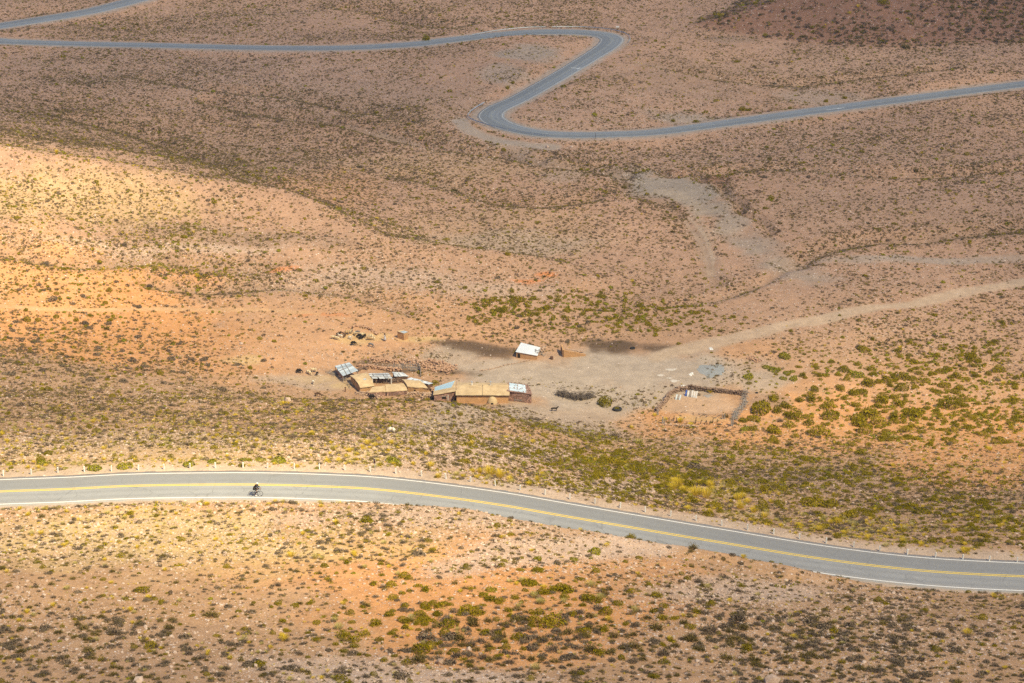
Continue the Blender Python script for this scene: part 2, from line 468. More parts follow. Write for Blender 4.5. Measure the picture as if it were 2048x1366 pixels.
def ground(px, py):
    """the point of the ground that the photograph shows at (px, py)"""
    d = ray(px, py); hor = math.hypot(d[0], d[1])
    x = d[0] / hor * RR[RR > 100]; y = d[1] / hor * RR[RR > 100]
    zr = CAM_H + d[2] / hor * RR[RR > 100]
    g = z_at(x, y) - zr
    i = int(np.argmax(g > 0))
    if i == 0: i = 1
    a = g[i - 1] / (g[i - 1] - g[i])
    X, Y = x[i - 1] + a * (x[i] - x[i - 1]), y[i - 1] + a * (y[i] - y[i - 1])
    return np.array([X, Y, float(z_at(X, Y))])
def G(px, py): return Vector(ground(px, py))
def ppm(p):
    """photo pixels per metre at a point"""
    return FOC / project(np.asarray(p))[2]

# ---------------------------------------------------------------- soil: patches of differently coloured earth, some tinted with sunlight (photo x, y, radius x, radius y, colour, strength)
PINK = (.40, .25, .145); FARP = (.385, .243, .168); ORANGE = (.53, .27, .115); SALM = (.47, .275, .155); PALE = (.48, .36, .28)
GREYM = (.36, .285, .22); YARD = (.375, .31, .25); DUNG = (.115, .078, .052); REDS = (.245, .135, .092); GRAVEL = (.30, .255, .215); REDO = (.55, .22, .09); STRAW_SUN = (.50, .37, .18); BROWN = (.27, .19, .14)  # the straw yellow also carries the sun's yellow on lit slopes
PATCH = [
 (150,640,330,120,ORANGE,.95),(60,540,180,70,SALM,.6),(380,700,220,60,ORANGE,.6),(800,640,330,70,SALM,.7),(640,700,200,40,SALM,.6),
 (900,1180,300,110,ORANGE,.95),(1130,1240,330,80,ORANGE,.9),(1000,1290,240,40,ORANGE,.8),(620,1110,320,60,ORANGE,.55),(1250,1150,200,40,ORANGE,.6),
 (1800,860,360,80,ORANGE,.8),(1960,930,200,60,ORANGE,.85),(1330,850,160,30,ORANGE,.6),(1900,770,260,50,SALM,.8),(1580,880,160,30,ORANGE,.6),(1480,700,90,20,SALM,.8),(1080,790,60,12,SALM,.8),(1180,845,50,12,ORANGE,.6),
 (565,535,34,5,REDO,1),(1090,552,26,6,REDO,1),(1060,562,36,5,REDO,.9),(640,632,60,3,REDO,.6),(420,618,120,4,SALM,.6),(1000,470,240,60,STRAW_SUN,.12),
 (940,820,170,22,GREYM,.9),(1110,845,130,22,GREYM,.8),(1290,738,240,46,YARD,1),(1080,765,170,34,YARD,1),(1330,790,130,26,YARD,.8),(1450,745,120,26,YARD,.7),(1180,795,140,34,YARD,.95),(620,765,130,16,GREYM,.7),(990,735,110,22,YARD,.9),(1530,760,60,26,GREYM,.9),(1150,860,120,25,GREYM,.6),
 (905,690,50,9,DUNG,.7),(950,695,70,15,DUNG,.9),(1000,697,50,12,DUNG,.8),(890,710,60,16,GREYM,.7),(900,712,60,14,GREYM,.7),(1200,694,50,14,DUNG,.8),(1240,697,70,17,DUNG,1),(1290,690,50,9,DUNG,.6),(1300,693,50,5,DUNG,.7),(885,742,70,8,DUNG,.6),(755,733,60,9,DUNG,.8),(815,744,36,9,DUNG,.9),(800,764,55,8,DUNG,.6),(735,728,40,6,DUNG,.6),(880,744,60,7,DUNG,.7),(1540,800,40,14,BROWN,.7),
 (720,676,60,12,STRAW_SUN,.55),(830,683,50,6,STRAW_SUN,.6),(640,760,60,8,STRAW_SUN,.25),(480,715,40,8,STRAW_SUN,.6),(1400,838,60,6,STRAW_SUN,.45),(1400,808,85,22,(.44,.30,.20),1),(690,772,30,6,STRAW_SUN,.5),
 (480,478,260,16,BROWN,.45),(400,470,200,30,BROWN,.3),(1000,490,200,16,GREYM,.6),(1320,372,90,22,GRAVEL,1),(1390,390,70,22,GRAVEL,1),(1270,352,60,12,GRAVEL,.9),(1425,420,55,18,GRAVEL,.8),(1470,450,50,18,GRAVEL,.7),(1520,490,60,18,GRAVEL,.55),(1560,530,50,16,GRAVEL,.5),(1150,345,90,10,GRAVEL,.4),(1640,555,90,8,GRAVEL,.4),(1060,110,70,16,GRAVEL,.8),(1000,150,60,30,GRAVEL,.6),(1650,200,120,14,GRAVEL,.5),(1400,240,120,8,GRAVEL,.8),(1850,520,200,6,GRAVEL,.8),
 (1460,78,60,8,BROWN,.6),(1440,358,40,8,REDS,.9),(1330,348,50,4,REDS,.8),(1080,300,90,6,REDS,.5),(880,95,80,8,BROWN,.3),(1060,82,40,5,REDS,.3),
 (300,1310,420,80,BROWN,.25),(640,1330,200,30,PALE,.7),(840,1350,300,20,PALE,.7),(1600,1290,420,70,PINK,.8),(1250,1090,330,26,PALE,.8),(760,1030,300,22,PALE,.6),(1480,1180,200,24,PALE,.7),(300,1080,400,70,STRAW_SUN,.75),(700,1085,200,40,STRAW_SUN,.4),  # the last two also tint the lit slope's sun yellow into the soil
 (330,500,240,14,PALE,.6),(760,560,220,24,PALE,.5),(1000,580,140,18,PALE,.5),(200,900,420,50,PINK,.6),(900,900,260,36,PALE,.55),(1150,980,160,24,PALE,.6),(1600,960,200,24,BROWN,.4),(1420,980,70,14,STRAW_SUN,.7),(1500,1030,60,10,STRAW_SUN,.5),
 (760,905,60,14,STRAW_SUN,.7),(120,400,300,50,STRAW_SUN,.4),(150,560,280,50,ORANGE,.5),(350,895,430,45,STRAW_SUN,.4),(500,330,160,50,BROWN,.3),(640,380,120,40,ORANGE,.3),(900,330,240,40,STRAW_SUN,.15),(1000,250,70,20,SALM,.3),(1700,420,350,50,BROWN,.25),(800,200,260,50,BROWN,.35),(1500,150,400,40,BROWN,.3),  # straw on the left spur also paints in its golden sunlight
]
STONY = [  # where pale stones cover the ground
 (300,500,300,30,.9),(760,560,260,40,.9),(1000,590,160,30,.8),(700,720,260,60,.5),(900,720,120,30,.5),(250,900,450,60,.6),(850,900,300,50,.9),(1150,980,200,40,.9),(1250,1090,380,40,1),(760,1040,340,40,.8),
 (640,1330,260,40,1),(850,1350,300,30,1),(1550,1200,350,60,.8),(1700,1290,400,70,.8),(200,1080,420,70,.55),(200,1250,400,90,.5),(1200,220,400,60,.6),(500,150,500,80,.6),(1700,560,400,60,.5),(1600,640,300,40,.5),(980,300,200,30,.7),(1500,300,500,60,.5),
]
def lin_patch(p):
    c = ground(p[0], p[1])
    ex = ground(p[0] + min(p[2], 120), p[1]) - c; ex = ex / min(p[2], 120) * p[2]
    ry = min(p[3], 25); ey = (ground(p[0], p[1] - ry) - ground(p[0], p[1] + ry)) / 2 / ry * p[3]
    M = np.array([[ex[0], ey[0]], [ex[1], ey[1]]])
    return c[:2], np.linalg.inv(M)
_PL = [lin_patch(p) for p in PATCH]; _SL = [lin_patch(p) for p in STONY]
TRACKS = [  # worn dirt tracks: photo points, half width in m, colour
 ([(2300,500),(2048,560),(1940,583),(1850,604),(1740,622),(1650,640),(1550,662),(1460,684),(1380,700),(1310,718)], 2.0, (.43,.33,.24)),
 ([(920,242),(930,256),(955,268),(1000,281),(1060,289),(1110,291)], 2.2, (.34,.29,.245)),
 ([(0,613),(160,614),(330,617),(520,622),(640,632)], .55, (.50,.32,.18)),
 ([(1370,440),(1400,480),(1412,505),(1420,545)], .45, (.46,.36,.27)),
 ([(1378,436),(1408,470),(1424,508),(1426,545)], .45, (.46,.36,.27)),
]
WASHES = [([(1235,347),(1290,360),(1350,376),(1400,395),(1440,425),(1480,462),(1530,505),(1580,540),(1640,560)], 4.6, (.30,.25,.205)), ([(1000,288),(1080,312),(1160,332),(1240,350)], 2.2, (.35,.29,.235)),
 ([(1330,385),(1380,410),(1400,450),(1414,500),(1425,545)], 2.2, (.37,.30,.23)), ([(2048,512),(1900,520),(1760,523),(1640,520)], 1.6, (.36,.275,.215)), ([(420,200),(560,222),(700,246),(840,280)], 1.6, (.36,.29,.23))]
WSH = [(spline(np.array([base_hit(*p) for p in t[0]]), 2.0), t[1], t[2]) for t in WASHES]
TRK = [(spline(np.array([base_hit(*p) for p in t[0]]), 1.5), t[1], t[2]) for t in TRACKS]

def soil(x, y):
    x = np.ravel(x); y = np.ravel(y)
    f = sstep(np.hypot(x, y), 300, 460)[:, None]
    c = np.array(PINK) * (1 - f) + np.array(FARP) * f
    wx = x + 1.6 * fbm(x, y, 9, 3, 31); wy = y + 2.6 * fbm(x, y, 9, 3, 37)
    rag = 0.55 * fbm(x, y, 5, 4, 41) + 0.35 * fbm(x, y, 20, 3, 43)
    for p, (ce, Mi) in zip(PATCH, _PL):
        dx, dy = wx - ce[0], wy - ce[1]
        u = Mi[0, 0] * dx + Mi[0, 1] * dy; v = Mi[1, 0] * dx + Mi[1, 1] * dy
        d = np.sqrt(u * u + v * v) + rag * (1.3 if p[4] is DUNG else 0.6)
        k = (p[5] * (1 - sstep(d, 0.55, 1.2)))[:, None]
        c = c * (1 - k) + np.array(p[4]) * k
    hm = (sstep(hill_rise(x, y) + 2.5 * rag, 0, 7) * (1 - sstep(x, 300, 420)) * (np.hypot(x, y) < 1200))[:, None]
    c = c * (1 - hm) + np.array(REDS) * (1 + .25 * rag[:, None]) * hm
    st = np.full(x.shape, 0.22)
    for p, (ce, Mi) in zip(STONY, _SL):
        dx, dy = wx - ce[0], wy - ce[1]
        u = Mi[0, 0] * dx + Mi[0, 1] * dy; v = Mi[1, 0] * dx + Mi[1, 1] * dy
        st = np.maximum(st, p[4] * np.exp(-(u * u + v * v) * 0.8))
    # verges of the roads: bare gravel
    for P, wv, col in ((ROAD_N, 4.5, (.42, .33, .26)), (ROAD_F, 3.0, (.33, .275, .235))):
        d, s_, v_ = poly_dist(x, y, P)
        k = np.where(d < 1e8, 1 - sstep(d + 1.2 * rag, v_[:, 3] + 1.0, v_[:, 3] + wv), 0)
        if P is ROAD_N: k = np.where(s_ < 0, k * (1 - sstep(d, 4.2, 5.6)), k)
        k = (k * 0.9)[:, None]
        c = c * (1 - k) + np.array(col) * k; st = st * (1 - k[:, 0])
    for P, w, col in WSH:
        d, s_, v_ = poly_dist(x, y, P)
        k = np.where(d < 1e8, np.clip(.62 + .5 * fbm(x, y, 11, 3, 87), .1, .95) * (1 - sstep(d + 2.0 * rag * w, w * 0.1, w * 1.7)), 0)[:, None]
        c = c * (1 - k) + np.array(col) * k
    for P, w, col in TRK:
        d, s_, v_ = poly_dist(x, y, P)
        k = np.where(d < 1e8, 0.85 * (1 - sstep(d + 0.8 * rag * w, w * 0.6, w * 1.5)), 0)[:, None]
        c = c * (1 - k) + np.array(col) * k; st = st * (1 - k[:, 0])
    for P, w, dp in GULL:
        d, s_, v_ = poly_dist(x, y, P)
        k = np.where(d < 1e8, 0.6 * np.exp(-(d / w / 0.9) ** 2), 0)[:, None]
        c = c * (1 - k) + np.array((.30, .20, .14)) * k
    yard = np.exp(-(((x - 14) / 42) ** 2 + ((y - 372) / 26) ** 2))
    st = st * (1 - 0.85 * np.clip(yard * 1.4, 0, 1))
    c = c * (1 + 0.10 * fbm(x, y, 30, 4, 51) + 0.08 * fbm(x, y, 4, 3, 53))[:, None]
    return np.clip(c, 0.01, 0.9), np.clip(st, 0, 1)

def ground_material():
    k = NT("stony_earth")
    co = k.n("TexCoord").outputs["Object"]
    a = k.n("Attribute"); a.attribute_name = "soil"
    st = k.n("Attribute"); st.attribute_name = "stony"
    c = a.outputs["Color"]
    n1 = k.noise(co, 0.55, 6, 0.65); n2 = k.noise(co, 3.5, 4, 0.7)
    c = k.mix(1.0, c, k.mix(k.ramp(n1, .3, .7), (.84, .82, .80, 1), (1.14, 1.12, 1.10, 1)), 'MULTIPLY')
    c = k.mix(1.0, c, k.mix(k.ramp(n2, .3, .7), (.80, .79, .79, 1), (1.18, 1.17, 1.15, 1)), 'MULTIPLY')
    hs = n2
    for sc, lim, amt in ((2.3, .44, .42), (5.0, .42, .62)):
        v = k.n("TexVoronoi"); k.l(co, v.inputs["Vector"]); v.inputs["Scale"].default_value = sc; v.inputs["Randomness"].default_value = 1.0
        sep = k.n("SeparateColor"); k.l(v.outputs["Color"], sep.inputs[0])
        on = k.math('LESS_THAN', sep.outputs[0], k.math('MULTIPLY', st.outputs["Fac"], amt))
        rad = k.math('MULTIPLY_ADD', sep.outputs[1], .22, lim - .26)
        ins = k.math('MULTIPLY', on, k.ramp(v.outputs["Distance"], rad, k.math('ADD', rad, .06), 1, 0))
        tone = k.mix(sep.outputs[2], (.40, .28, .22, 1), (.74, .62, .54, 1))
        c = k.mix(ins, c, tone)
        hs = k.math('MULTIPLY_ADD', ins, 0.8, hs)
    k.surf(c, 0.95, hs, 0.8, 0.12, 0.1)
    return k.m

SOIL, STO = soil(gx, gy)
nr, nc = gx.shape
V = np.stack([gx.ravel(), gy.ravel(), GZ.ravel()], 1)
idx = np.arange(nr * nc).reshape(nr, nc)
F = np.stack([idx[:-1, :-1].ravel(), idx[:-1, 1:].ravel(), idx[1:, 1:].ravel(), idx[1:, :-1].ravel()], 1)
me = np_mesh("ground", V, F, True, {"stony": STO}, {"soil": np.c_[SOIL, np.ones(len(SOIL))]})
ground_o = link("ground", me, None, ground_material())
tag(ground_o, "stony pinkish orange desert valley floor and slopes", kind="structure")

# ---------------------------------------------------------------- roads: asphalt ribbon with painted lines as children
def asphalt(name, base, wear, along_scale):
    k = NT(name)
    co = k.n("TexCoord").outputs["Object"]
    ac = k.n("Attribute"); ac.attribute_name = "across"
    n1 = k.noise(co, 0.12, 4, 0.6); n2 = k.noise(co, 9.0, 3, 0.7); n3 = k.noise(co, 0.9, 4, .6)
    c = k.mix(k.ramp(n1, .35, .65), c4(base), c4(tuple(x * 1.13 for x in base)))
    # two polished wheel tracks in each lane
    x = k.math('ABSOLUTE', ac.outputs["Fac"])
    w1 = k.ramp(k.math('ABSOLUTE', k.math('SUBTRACT', x, .30)), 0, .13, 1, 0); w2 = k.ramp(k.math('ABSOLUTE', k.math('SUBTRACT', x, .68)), 0, .14, 1, 0)
    w = k.math('MULTIPLY', k.math('MAXIMUM', w1, w2), k.ramp(n3, .2, .7, .35, 1.0))
    c = k.mix(k.math('MULTIPLY', w, .8), c, c4(wear))
    c = k.mix(1.0, c, k.mix(k.ramp(n2, .3, .7), (.95, .95, .95, 1), (1.05, 1.05, 1.05, 1)), 'MULTIPLY')
    c = k.mix(k.ramp(k.math('MULTIPLY_ADD', n3, .12, ac.outputs["Fac"]), .02, .30, 0, .75), c, c4(tuple(q * .80 for q in base)))
    n4 = k.noise(co, .35, 5, .7)
    c = k.mix(k.ramp(n4, .60, .64, 0, .45), c, c4(tuple(q * .78 for q in base)))
    vc = k.n("TexVoronoi", feature='DISTANCE_TO_EDGE'); k.l(co, vc.inputs["Vector"]); vc.inputs["Scale"].default_value = .28
    c = k.mix(k.math('MULTIPLY', k.ramp(vc.outputs["Distance"], 0, .018, 1, 0), k.ramp(n3, .4, .6)), c, c4(tuple(q * .72 for q in base)))
    dust = k.math('MULTIPLY', k.ramp(x, .74, 1.08), k.ramp(n3, .32, .6))
    c = k.mix(k.math('MULTIPLY', dust, .6), c, (.36, .28, .21, 1))
    k.surf(c, 0.85, n2, 0.3, 0.01, 0.25)
    return k.m
def paint(name, col):
    k = NT(name)
    co = k.n("TexCoord").outputs["Object"]
    n = k.noise(co, 2.5, 5, .7)
    c = k.mix(k.ramp(n, .55, .8, 0, .5), c4(col), (.25, .24, .23, 1))
    k.surf(c, .7, None, spec=.3)
    return k.m
M_WHITE = paint("white_road_paint", (.72, .71, .69)); M_FADE = paint("faded_white_paint", (.40, .42, .43)); M_YEL = paint("yellow_road_paint", (.80, .55, .03)); M_YELF = paint("faded_yellow_paint", (.26, .26, .20))

def normals2(P):
    t = np.gradient(P[:, :2], axis=0); t /= np.linalg.norm(t, axis=1)[:, None] + 1e-9
    return np.stack([-t[:, 1], t[:, 0]], 1)
def ribbon(P, offs, dz=0.0, crown=0.06):
    """offs: list of offsets across in units of (centre + metres) ; returns V,F"""
    N = normals2(P); vs = []
    for o in offs:
        oo = o(P) if callable(o) else np.full(len(P), float(o))
        z = P[:, 2] + dz - crown * np.abs(oo) / P[:, 3]
        vs.append(np.c_[P[:, 0] + N[:, 0] * oo, P[:, 1] + N[:, 1] * oo, z])
    n, m = len(P), len(offs)
    V = np.stack(vs, 1).reshape(-1, 3); I = np.arange(n * m).reshape(n, m)
    F = np.stack([I[:-1, :-1].ravel(), I[1:, :-1].ravel(), I[1:, 1:].ravel(), I[:-1, 1:].ravel()], 1)
    return V, F
def make_road(P, label, m, edge_w, yel, yel_m, dbl, phase):
    fr = [-1.1, -1.1, -.9, -.6, -.3, 0, .3, .6, .9, 1.1, 1.1]
    V, F = ribbon(P, [lambda P, f=f: P[:, 3] * f + 0.0 for f in fr])
    V = V.reshape(len(P), len(fr), 3); V[:, 0, 2] -= .3; V[:, -1, 2] -= .3
    # ragged asphalt edge
    N = normals2(P)
    for k_, sg in ((1, -1), (9, 1), (0, -1), (10, 1)):
        j = 0.12 * fbm(np.arange(len(P)) * 1.0, np.full(len(P), 7.0 * sg), 3, 3, 61) * sg
        V[:, k_, :2] += N * j[:, None]
    A = np.tile(np.array(fr), (len(P), 1))
    me = np_mesh("road", V.reshape(-1, 3), F, True, {"across": A})
    o = link("road", me, None, m); tag(o, label, kind="structure")
    for sg in (-1, 1):
        V, F = ribbon(P, [lambda P, w=w: sg * (P[:, 3] - .35) + w for w in (-edge_w / 2, edge_w / 2)], .012)
        link("edge_line", np_mesh("edge_line", V, F), o, M_WHITE if dbl else M_FADE)
    for c in ([-.16, .16] if dbl else [0]):
        V, F = ribbon(P, [c - yel / 2, c + yel / 2], .012)
        link("centre_line", np_mesh("centre_line", V, F), o, yel_m)
    return o
road_near = make_road(ROAD_N, "near grey asphalt road curving across the lower picture", asphalt("grey_asphalt", (.245, .247, .252), (.205, .208, .214), 1), .145, .12, M_YEL, True, 0)
road_far = make_road(ROAD_F, "far blue grey asphalt road winding through hairpin bends", asphalt("blue_grey_asphalt", (.19, .208, .228), (.135, .152, .175), 1), .17, .12, M_YELF, False, 0)

# white arrows and bars painted on the far road
def road_mark(px, py, shape):
    P = ROAD_F; p = ground(px, py)
    i = int(np.argmin((P[:, 0] - p[0]) ** 2 + (P[:, 1] - p[1]) ** 2)); t = P[i + 1, :2] - P[i - 1, :2]; t /= np.linalg.norm(t); n = np.array([-t[1], t[0]])
    b = MB()
    for poly in shape:
        vs = []
        for (u, v) in poly:
            q = P[i, :2] + t * u + n * v
            vs.append((q[0], q[1], P[i, 2] + .02 - .06 * abs(v) / P[i, 3]))
        b.add(vs, [tuple(range(len(vs)))])
    b.build("painted_arrow", M_FADE, road_far)
road_mark(1665, 219, [[(-1.6, .9), (-1.6, .5), (2.2, .5), (2.2, .9)], [(-1.5, .3), (-4.6, .7), (-1.5, 1.3)]])
road_mark(1150, 137, [[(-.35, -2.2), (.35, -2.2), (.35, .6), (-.35, .6)], [(-1.2, -2.3), (1.2, -2.3), (1.2, -1.8), (-1.2, -1.8)]])

# ---------------------------------------------------------------- clouds: unseen bank overhead, thickness shaped to light and shade the ground
CT_X = [-250, 0, 250, 500, 750, 1000, 1300, 1700, 2048, 2300]
CT = [
 (-200, [.27,.27,.27,.28,.28,.28,.24,.2,.18,.18]),
 (20,   [.3,.3,.3,.34,.34,.32,.3,.2,.16,.16]),
 (150,  [.3,.3,.28,.26,.26,.3,.34,.32,.28,.26]),
 (250,  [.55,.46,.32,.28,.28,.32,.36,.34,.31,.28]),
 (330,  [1,.92,.62,.42,.36,.33,.33,.31,.28,.26]),
 (410,  [1,1,.86,.6,.5,.46,.46,.42,.38,.35]),
 (520,  [1,.97,.72,.58,.54,.5,.48,.46,.43,.40]),
 (650,  [.97,.88,.74,.68,.66,.6,.54,.5,.47,.45]),
 (760,  [.6,.6,.6,.62,.62,.62,.64,.68,.64,.55]),
 (850,  [.52,.56,.62,.68,.70,.62,.68,.78,.76,.68]),
 (930,  [.85,.95,1,1,1,.85,.62,.60,.60,.55]),
 (1000, [1,1,1,1,.78,.52,.42,.42,.42,.4]),
 (1080, [1,1,1,1,.92,.8,.62,.50,.46,.42]),
 (1180, [.62,.62,.72,.82,.88,.85,.74,.54,.48,.44]),
 (1290, [.36,.36,.40,.52,.68,.68,.6,.50,.46,.42]),
 (1500, [.3,.3,.3,.35,.4,.4,.4,.35,.3,.3]),
]
CLOUD_Z = 1100.0; CLOUD_D = 0.012
def _gnd(px, py):
    if 0 <= py <= 1366 and -300 < px < 2350: return ground(px, py)
    return at_height(px, py, 0.0 if py < 400 else 64.0)
_cx, _ct = [], []
for py, row in CT:
    for px, t in zip(CT_X, row):
        g = _gnd(px, py); q = g + SUN * (CLOUD_Z - g[2]) / SUN[2]; _cx.append(q[:2]); _ct.append(t)
_cx = np.array(_cx); _ct = np.array(_ct)
cxs = np.arange(_cx[:, 0].min() - 260, _cx[:, 0].max() + 260, 7.0); cys = np.arange(_cx[:, 1].min() - 200, _cx[:, 1].max() + 300, 7.0)
CX, CY = np.meshgrid(cxs, cys)
num = np.zeros(CX.shape); den = np.zeros(CX.shape) + 1e-9
nd = np.sort(np.sqrt(((_cx[:, None] - _cx[None]) ** 2).sum(-1)), 1)[:, 3]
wob = 14 * fbm(CX, CY, 60, 3, 71)
for (qx, qy), t, s in zip(_cx, _ct, nd):
    s = max(s * .62, 9)
    w = np.exp(-(((CX + wob - qx) ** 2 + (CY + wob * .6 - qy) ** 2) / (s * s))) / s ** 0.5
    num += w * t; den += w
CTm = num / den
edge = np.minimum.reduce([CX - cxs[0], cxs[-1] - CX, CY - cys[0], cys[-1] - CY])
CTm = np.clip(CTm * (1 + 0.22 * fbm(CX, CY, 90, 3, 77)), .08, 1)
thick = -np.log(np.clip(CTm, .05, .985)) / CLOUD_D * SUN[2] * sstep(edge, 0, 150)
lump = 18 * fbm(CX, CY, 120, 4, 73)
ny_, nx_ = CX.shape
top = np.stack([CX, CY, CLOUD_Z + lump + thick * .5], -1).reshape(-1, 3); bot = np.stack([CX, CY, CLOUD_Z + lump - thick * .5], -1).reshape(-1, 3)
I = np.arange(ny_ * nx_).reshape(ny_, nx_); o_ = ny_ * nx_
Ft = np.stack([I[:-1, :-1].ravel(), I[:-1, 1:].ravel(), I[1:, 1:].ravel(), I[1:, :-1].ravel()], 1)
rim = np.r_[I[0, :], I[1:, -1], I[-1, -2::-1], I[-2:0:-1, 0]]; r2 = np.roll(rim, -1)
me = np_mesh("clouds", np.r_[top, bot], np.r_[Ft, Ft[:, ::-1] + o_, np.stack([rim, rim + o_, r2 + o_, r2], 1)], True)
k = NT("cloud_vapour")
pv = k.n("VolumePrincipled"); pv.inputs["Density"].default_value = CLOUD_D; pv.inputs["Color"].default_value = (.92, .93, .95, 1); pv.inputs["Anisotropy"].default_value = .4
k.l(pv.outputs[0], k.out.inputs[1])
tag(link("clouds", me, None, k.m), "unseen cloud bank shaped to light and shade the valley", kind="structure")

# ---------------------------------------------------------------- plants: prototypes
M_GREEN = leaf_mat("olive_leaves", (.21, .175, .008), (.37, .28, .018), (.12, .10, .012))
M_LIME = leaf_mat("lime_leaves", (.26, .25, .02), (.36, .31, .03), (.14, .14, .018))
M_DRY = leaf_mat("grey_brown_twigs", (.125, .088, .060), (.215, .155, .10), (.07, .05, .035), .12)
M_DRYG = leaf_mat("dusty_green_twigs", (.15, .115, .036), (.25, .19, .06), (.08, .062, .024), .15)
M_TWIG = leaf_mat("grey_brown_branches", (.165, .128, .09), (.26, .20, .135), (.10, .078, .054), .15)
M_GOLD = leaf_mat("golden_grass", (.70, .54, .05), (.78, .60, .09), (.54, .40, .04), .4)
M_PALE = leaf_mat("pale_straw_grass", (.54, .46, .15), (.62, .52, .22), (.36, .30, .10), .35)
def rock_mat():
    k = NT("pale_pink_stone")
    oi = k.n("ObjectInfo"); co = k.n("TexCoord").outputs["Object"]
    c = k.mix(oi.outputs["Random"], (.36, .25, .18, 1), (.56, .44, .36, 1))
    n = k.noise(co, 2.2, 5, .65)
    c = k.mix(1.0, c, k.mix(k.ramp(n, .3, .7), (.75, .72, .70, 1), (1.12, 1.12, 1.12, 1)), 'MULTIPLY')
    k.surf(c, .95, n, .6, .06, .1)
    return k.m
M_ROCK = rock_mat()

def unit(v): return v / (np.linalg.norm(v, axis=-1, keepdims=True) + 1e-9)
def dome_leaves(n, size, seed, flat=.72, lobes=6, gap=.25, clumps=0):
    g = np.random.default_rng(seed)
    d = unit(g.normal(size=(n, 3))); d[:, 2] = np.abs(d[:, 2]) * 1.0
    L = unit(g.normal(size=(lobes, 3))); L[:, 2] = np.abs(L[:, 2])
    lob = np.max(d @ L.T, 1) ** 3
    r = (.62 + .42 * lob) * (1 - gap * g.random(n) ** 1.5)
    p = d * r[:, None] * np.array([1, 1, flat]); p[:, 2] += .04
    nrm = unit(d * np.array([1, 1, 1.3]) + .75 * g.normal(size=(n, 3)))
    t = unit(np.cross(nrm, g.normal(size=(n, 3)))); b = np.cross(nrm, t)
    if clumps:        # an uneven bush: several smaller crowns grown into one another
        cc = np.c_[.55 * unit(g.normal(size=(clumps, 2))) * np.sqrt(g.random((clumps, 1))), np.zeros(clumps)]; cr = .38 + .32 * g.random(clumps); w_ = g.integers(0, clumps, n)
        p = p * cr[w_][:, None] + cc[w_]; p[:, 2] *= 1.25
    s = size * (.6 + .8 * g.random(n))[:, None]
    V = np.stack([p - t * s, p - b * s * .55, p + t * s, p + b * s * .55], 1).reshape(-1, 3)
    V[:, 2] = np.maximum(V[:, 2], -.05)
    return V, np.arange(4 * n).reshape(n, 4)
def twig_dome(n, width, seed, flat=.7, leaf=.0, up=.35):
    g = np.random.default_rng(seed)
    d = unit(g.normal(size=(n, 3)) * np.array([1, 1, .8]) + np.array([0, 0, up])); d[:, 2] = np.abs(d[:, 2])
    L = unit(g.normal(size=(5, 3))); L[:, 2] = np.abs(L[:, 2])
    r = (.6 + .4 * np.max(d @ L.T, 1) ** 3) * (.55 + .5 * g.random(n))
    tip = d * r[:, None] * np.array([1, 1, flat])
    root = tip * (.12 + .45 * g.random(n))[:, None] * np.array([1, 1, .6]); root[:, 2] -= .02
    side = unit(np.cross(tip - root, g.normal(size=(n, 3)))) * width * (.6 + .8 * g.random(n))[:, None]
    mid = root * .4 + tip * .6 + g.normal(size=(n, 3)) * .04
    V = np.stack([root, mid - side, tip, mid + side], 1).reshape(-1, 3)
    return V, np.arange(4 * n).reshape(n, 4)
def tussock(n, width, seed):
    g = np.random.default_rng(seed)
    a = g.random(n) * 2 * np.pi; lean = .15 + .95 * g.random(n) ** .8; h = (.65 + .45 * g.random(n)) * np.cos(lean * .75)
    root = np.stack([np.cos(a), np.sin(a), np.zeros(n)], 1) * (.30 * np.sqrt(g.random(n)))[:, None]; root[:, 2] = -.03
    tip = root + np.stack([np.cos(a) * np.sin(lean) * .85, np.sin(a) * np.sin(lean) * .85, h], 1)
    mid = root * .45 + tip * .55; mid[:, 2] += .12 * h
    s = np.stack([-np.sin(a), np.cos(a), np.zeros(n)], 1) * width
    V = np.stack([root - s * .5, mid - s, tip, mid + s], 1).reshape(-1, 3)
    return V, np.arange(4 * n).reshape(n, 4)
def stone_mesh(seed):
    random.seed(seed); b = MB(); b.rock((0, 0, .35), (2, 2, 1.7)); return b.mesh("stone")

def cat2(a, b): return np.r_[a[0], b[0]], np.r_[a[1], b[1] + len(a[0])]
def proto(name, VF, m):
    if isinstance(VF, tuple): me = np_mesh(name, VF[0], VF[1])
    else: me = VF
    if not len(me.materials): me.materials.append(m)
    return me
def cat2(a, b): return np.r_[a[0], b[0]], np.r_[a[1], b[1] + len(a[0])]
P_GREEN = [proto("shrub", cat2(dome_leaves(430, .085, 100 + i, .55 + .09 * (i % 4), 4 + i, .2, (0, 3, 0, 5)[i % 4]), twig_dome(70, .02, 180 + i, .8 + .1 * (i % 3), up=.6)), M_GREEN if i % 5 else M_LIME) for i in range(8)]
P_GREEN_LO = [proto("shrub", dome_leaves(46, .27, 130 + i, .68, 4, .15), M_GREEN if i else M_LIME) for i in range(4)]
P_LIME = [proto("shrub", dome_leaves(300, .12, 150 + i, .60), M_LIME) for i in range(3)]
P_DRY = [proto("shrub", cat2(twig_dome(230, .022, 200 + i, .75), dome_leaves(90, .07, 220 + i, .66, 5, .5)), M_TWIG if i % 2 else M_DRYG) for i in range(6)]
P_DOME = [proto("shrub", cat2(twig_dome(160, .03, 240 + i, .5), dome_leaves(190, .10, 245 + i, .48, 3, .2)), M_TWIG) for i in range(3)]
P_DRY_LO = [proto("shrub", cat2(twig_dome(16, .06, 260 + i, .7), dome_leaves(22, .26, 270 + i, .55, 4, .3)), M_DRY if i % 2 else M_DRYG) for i in range(4)]
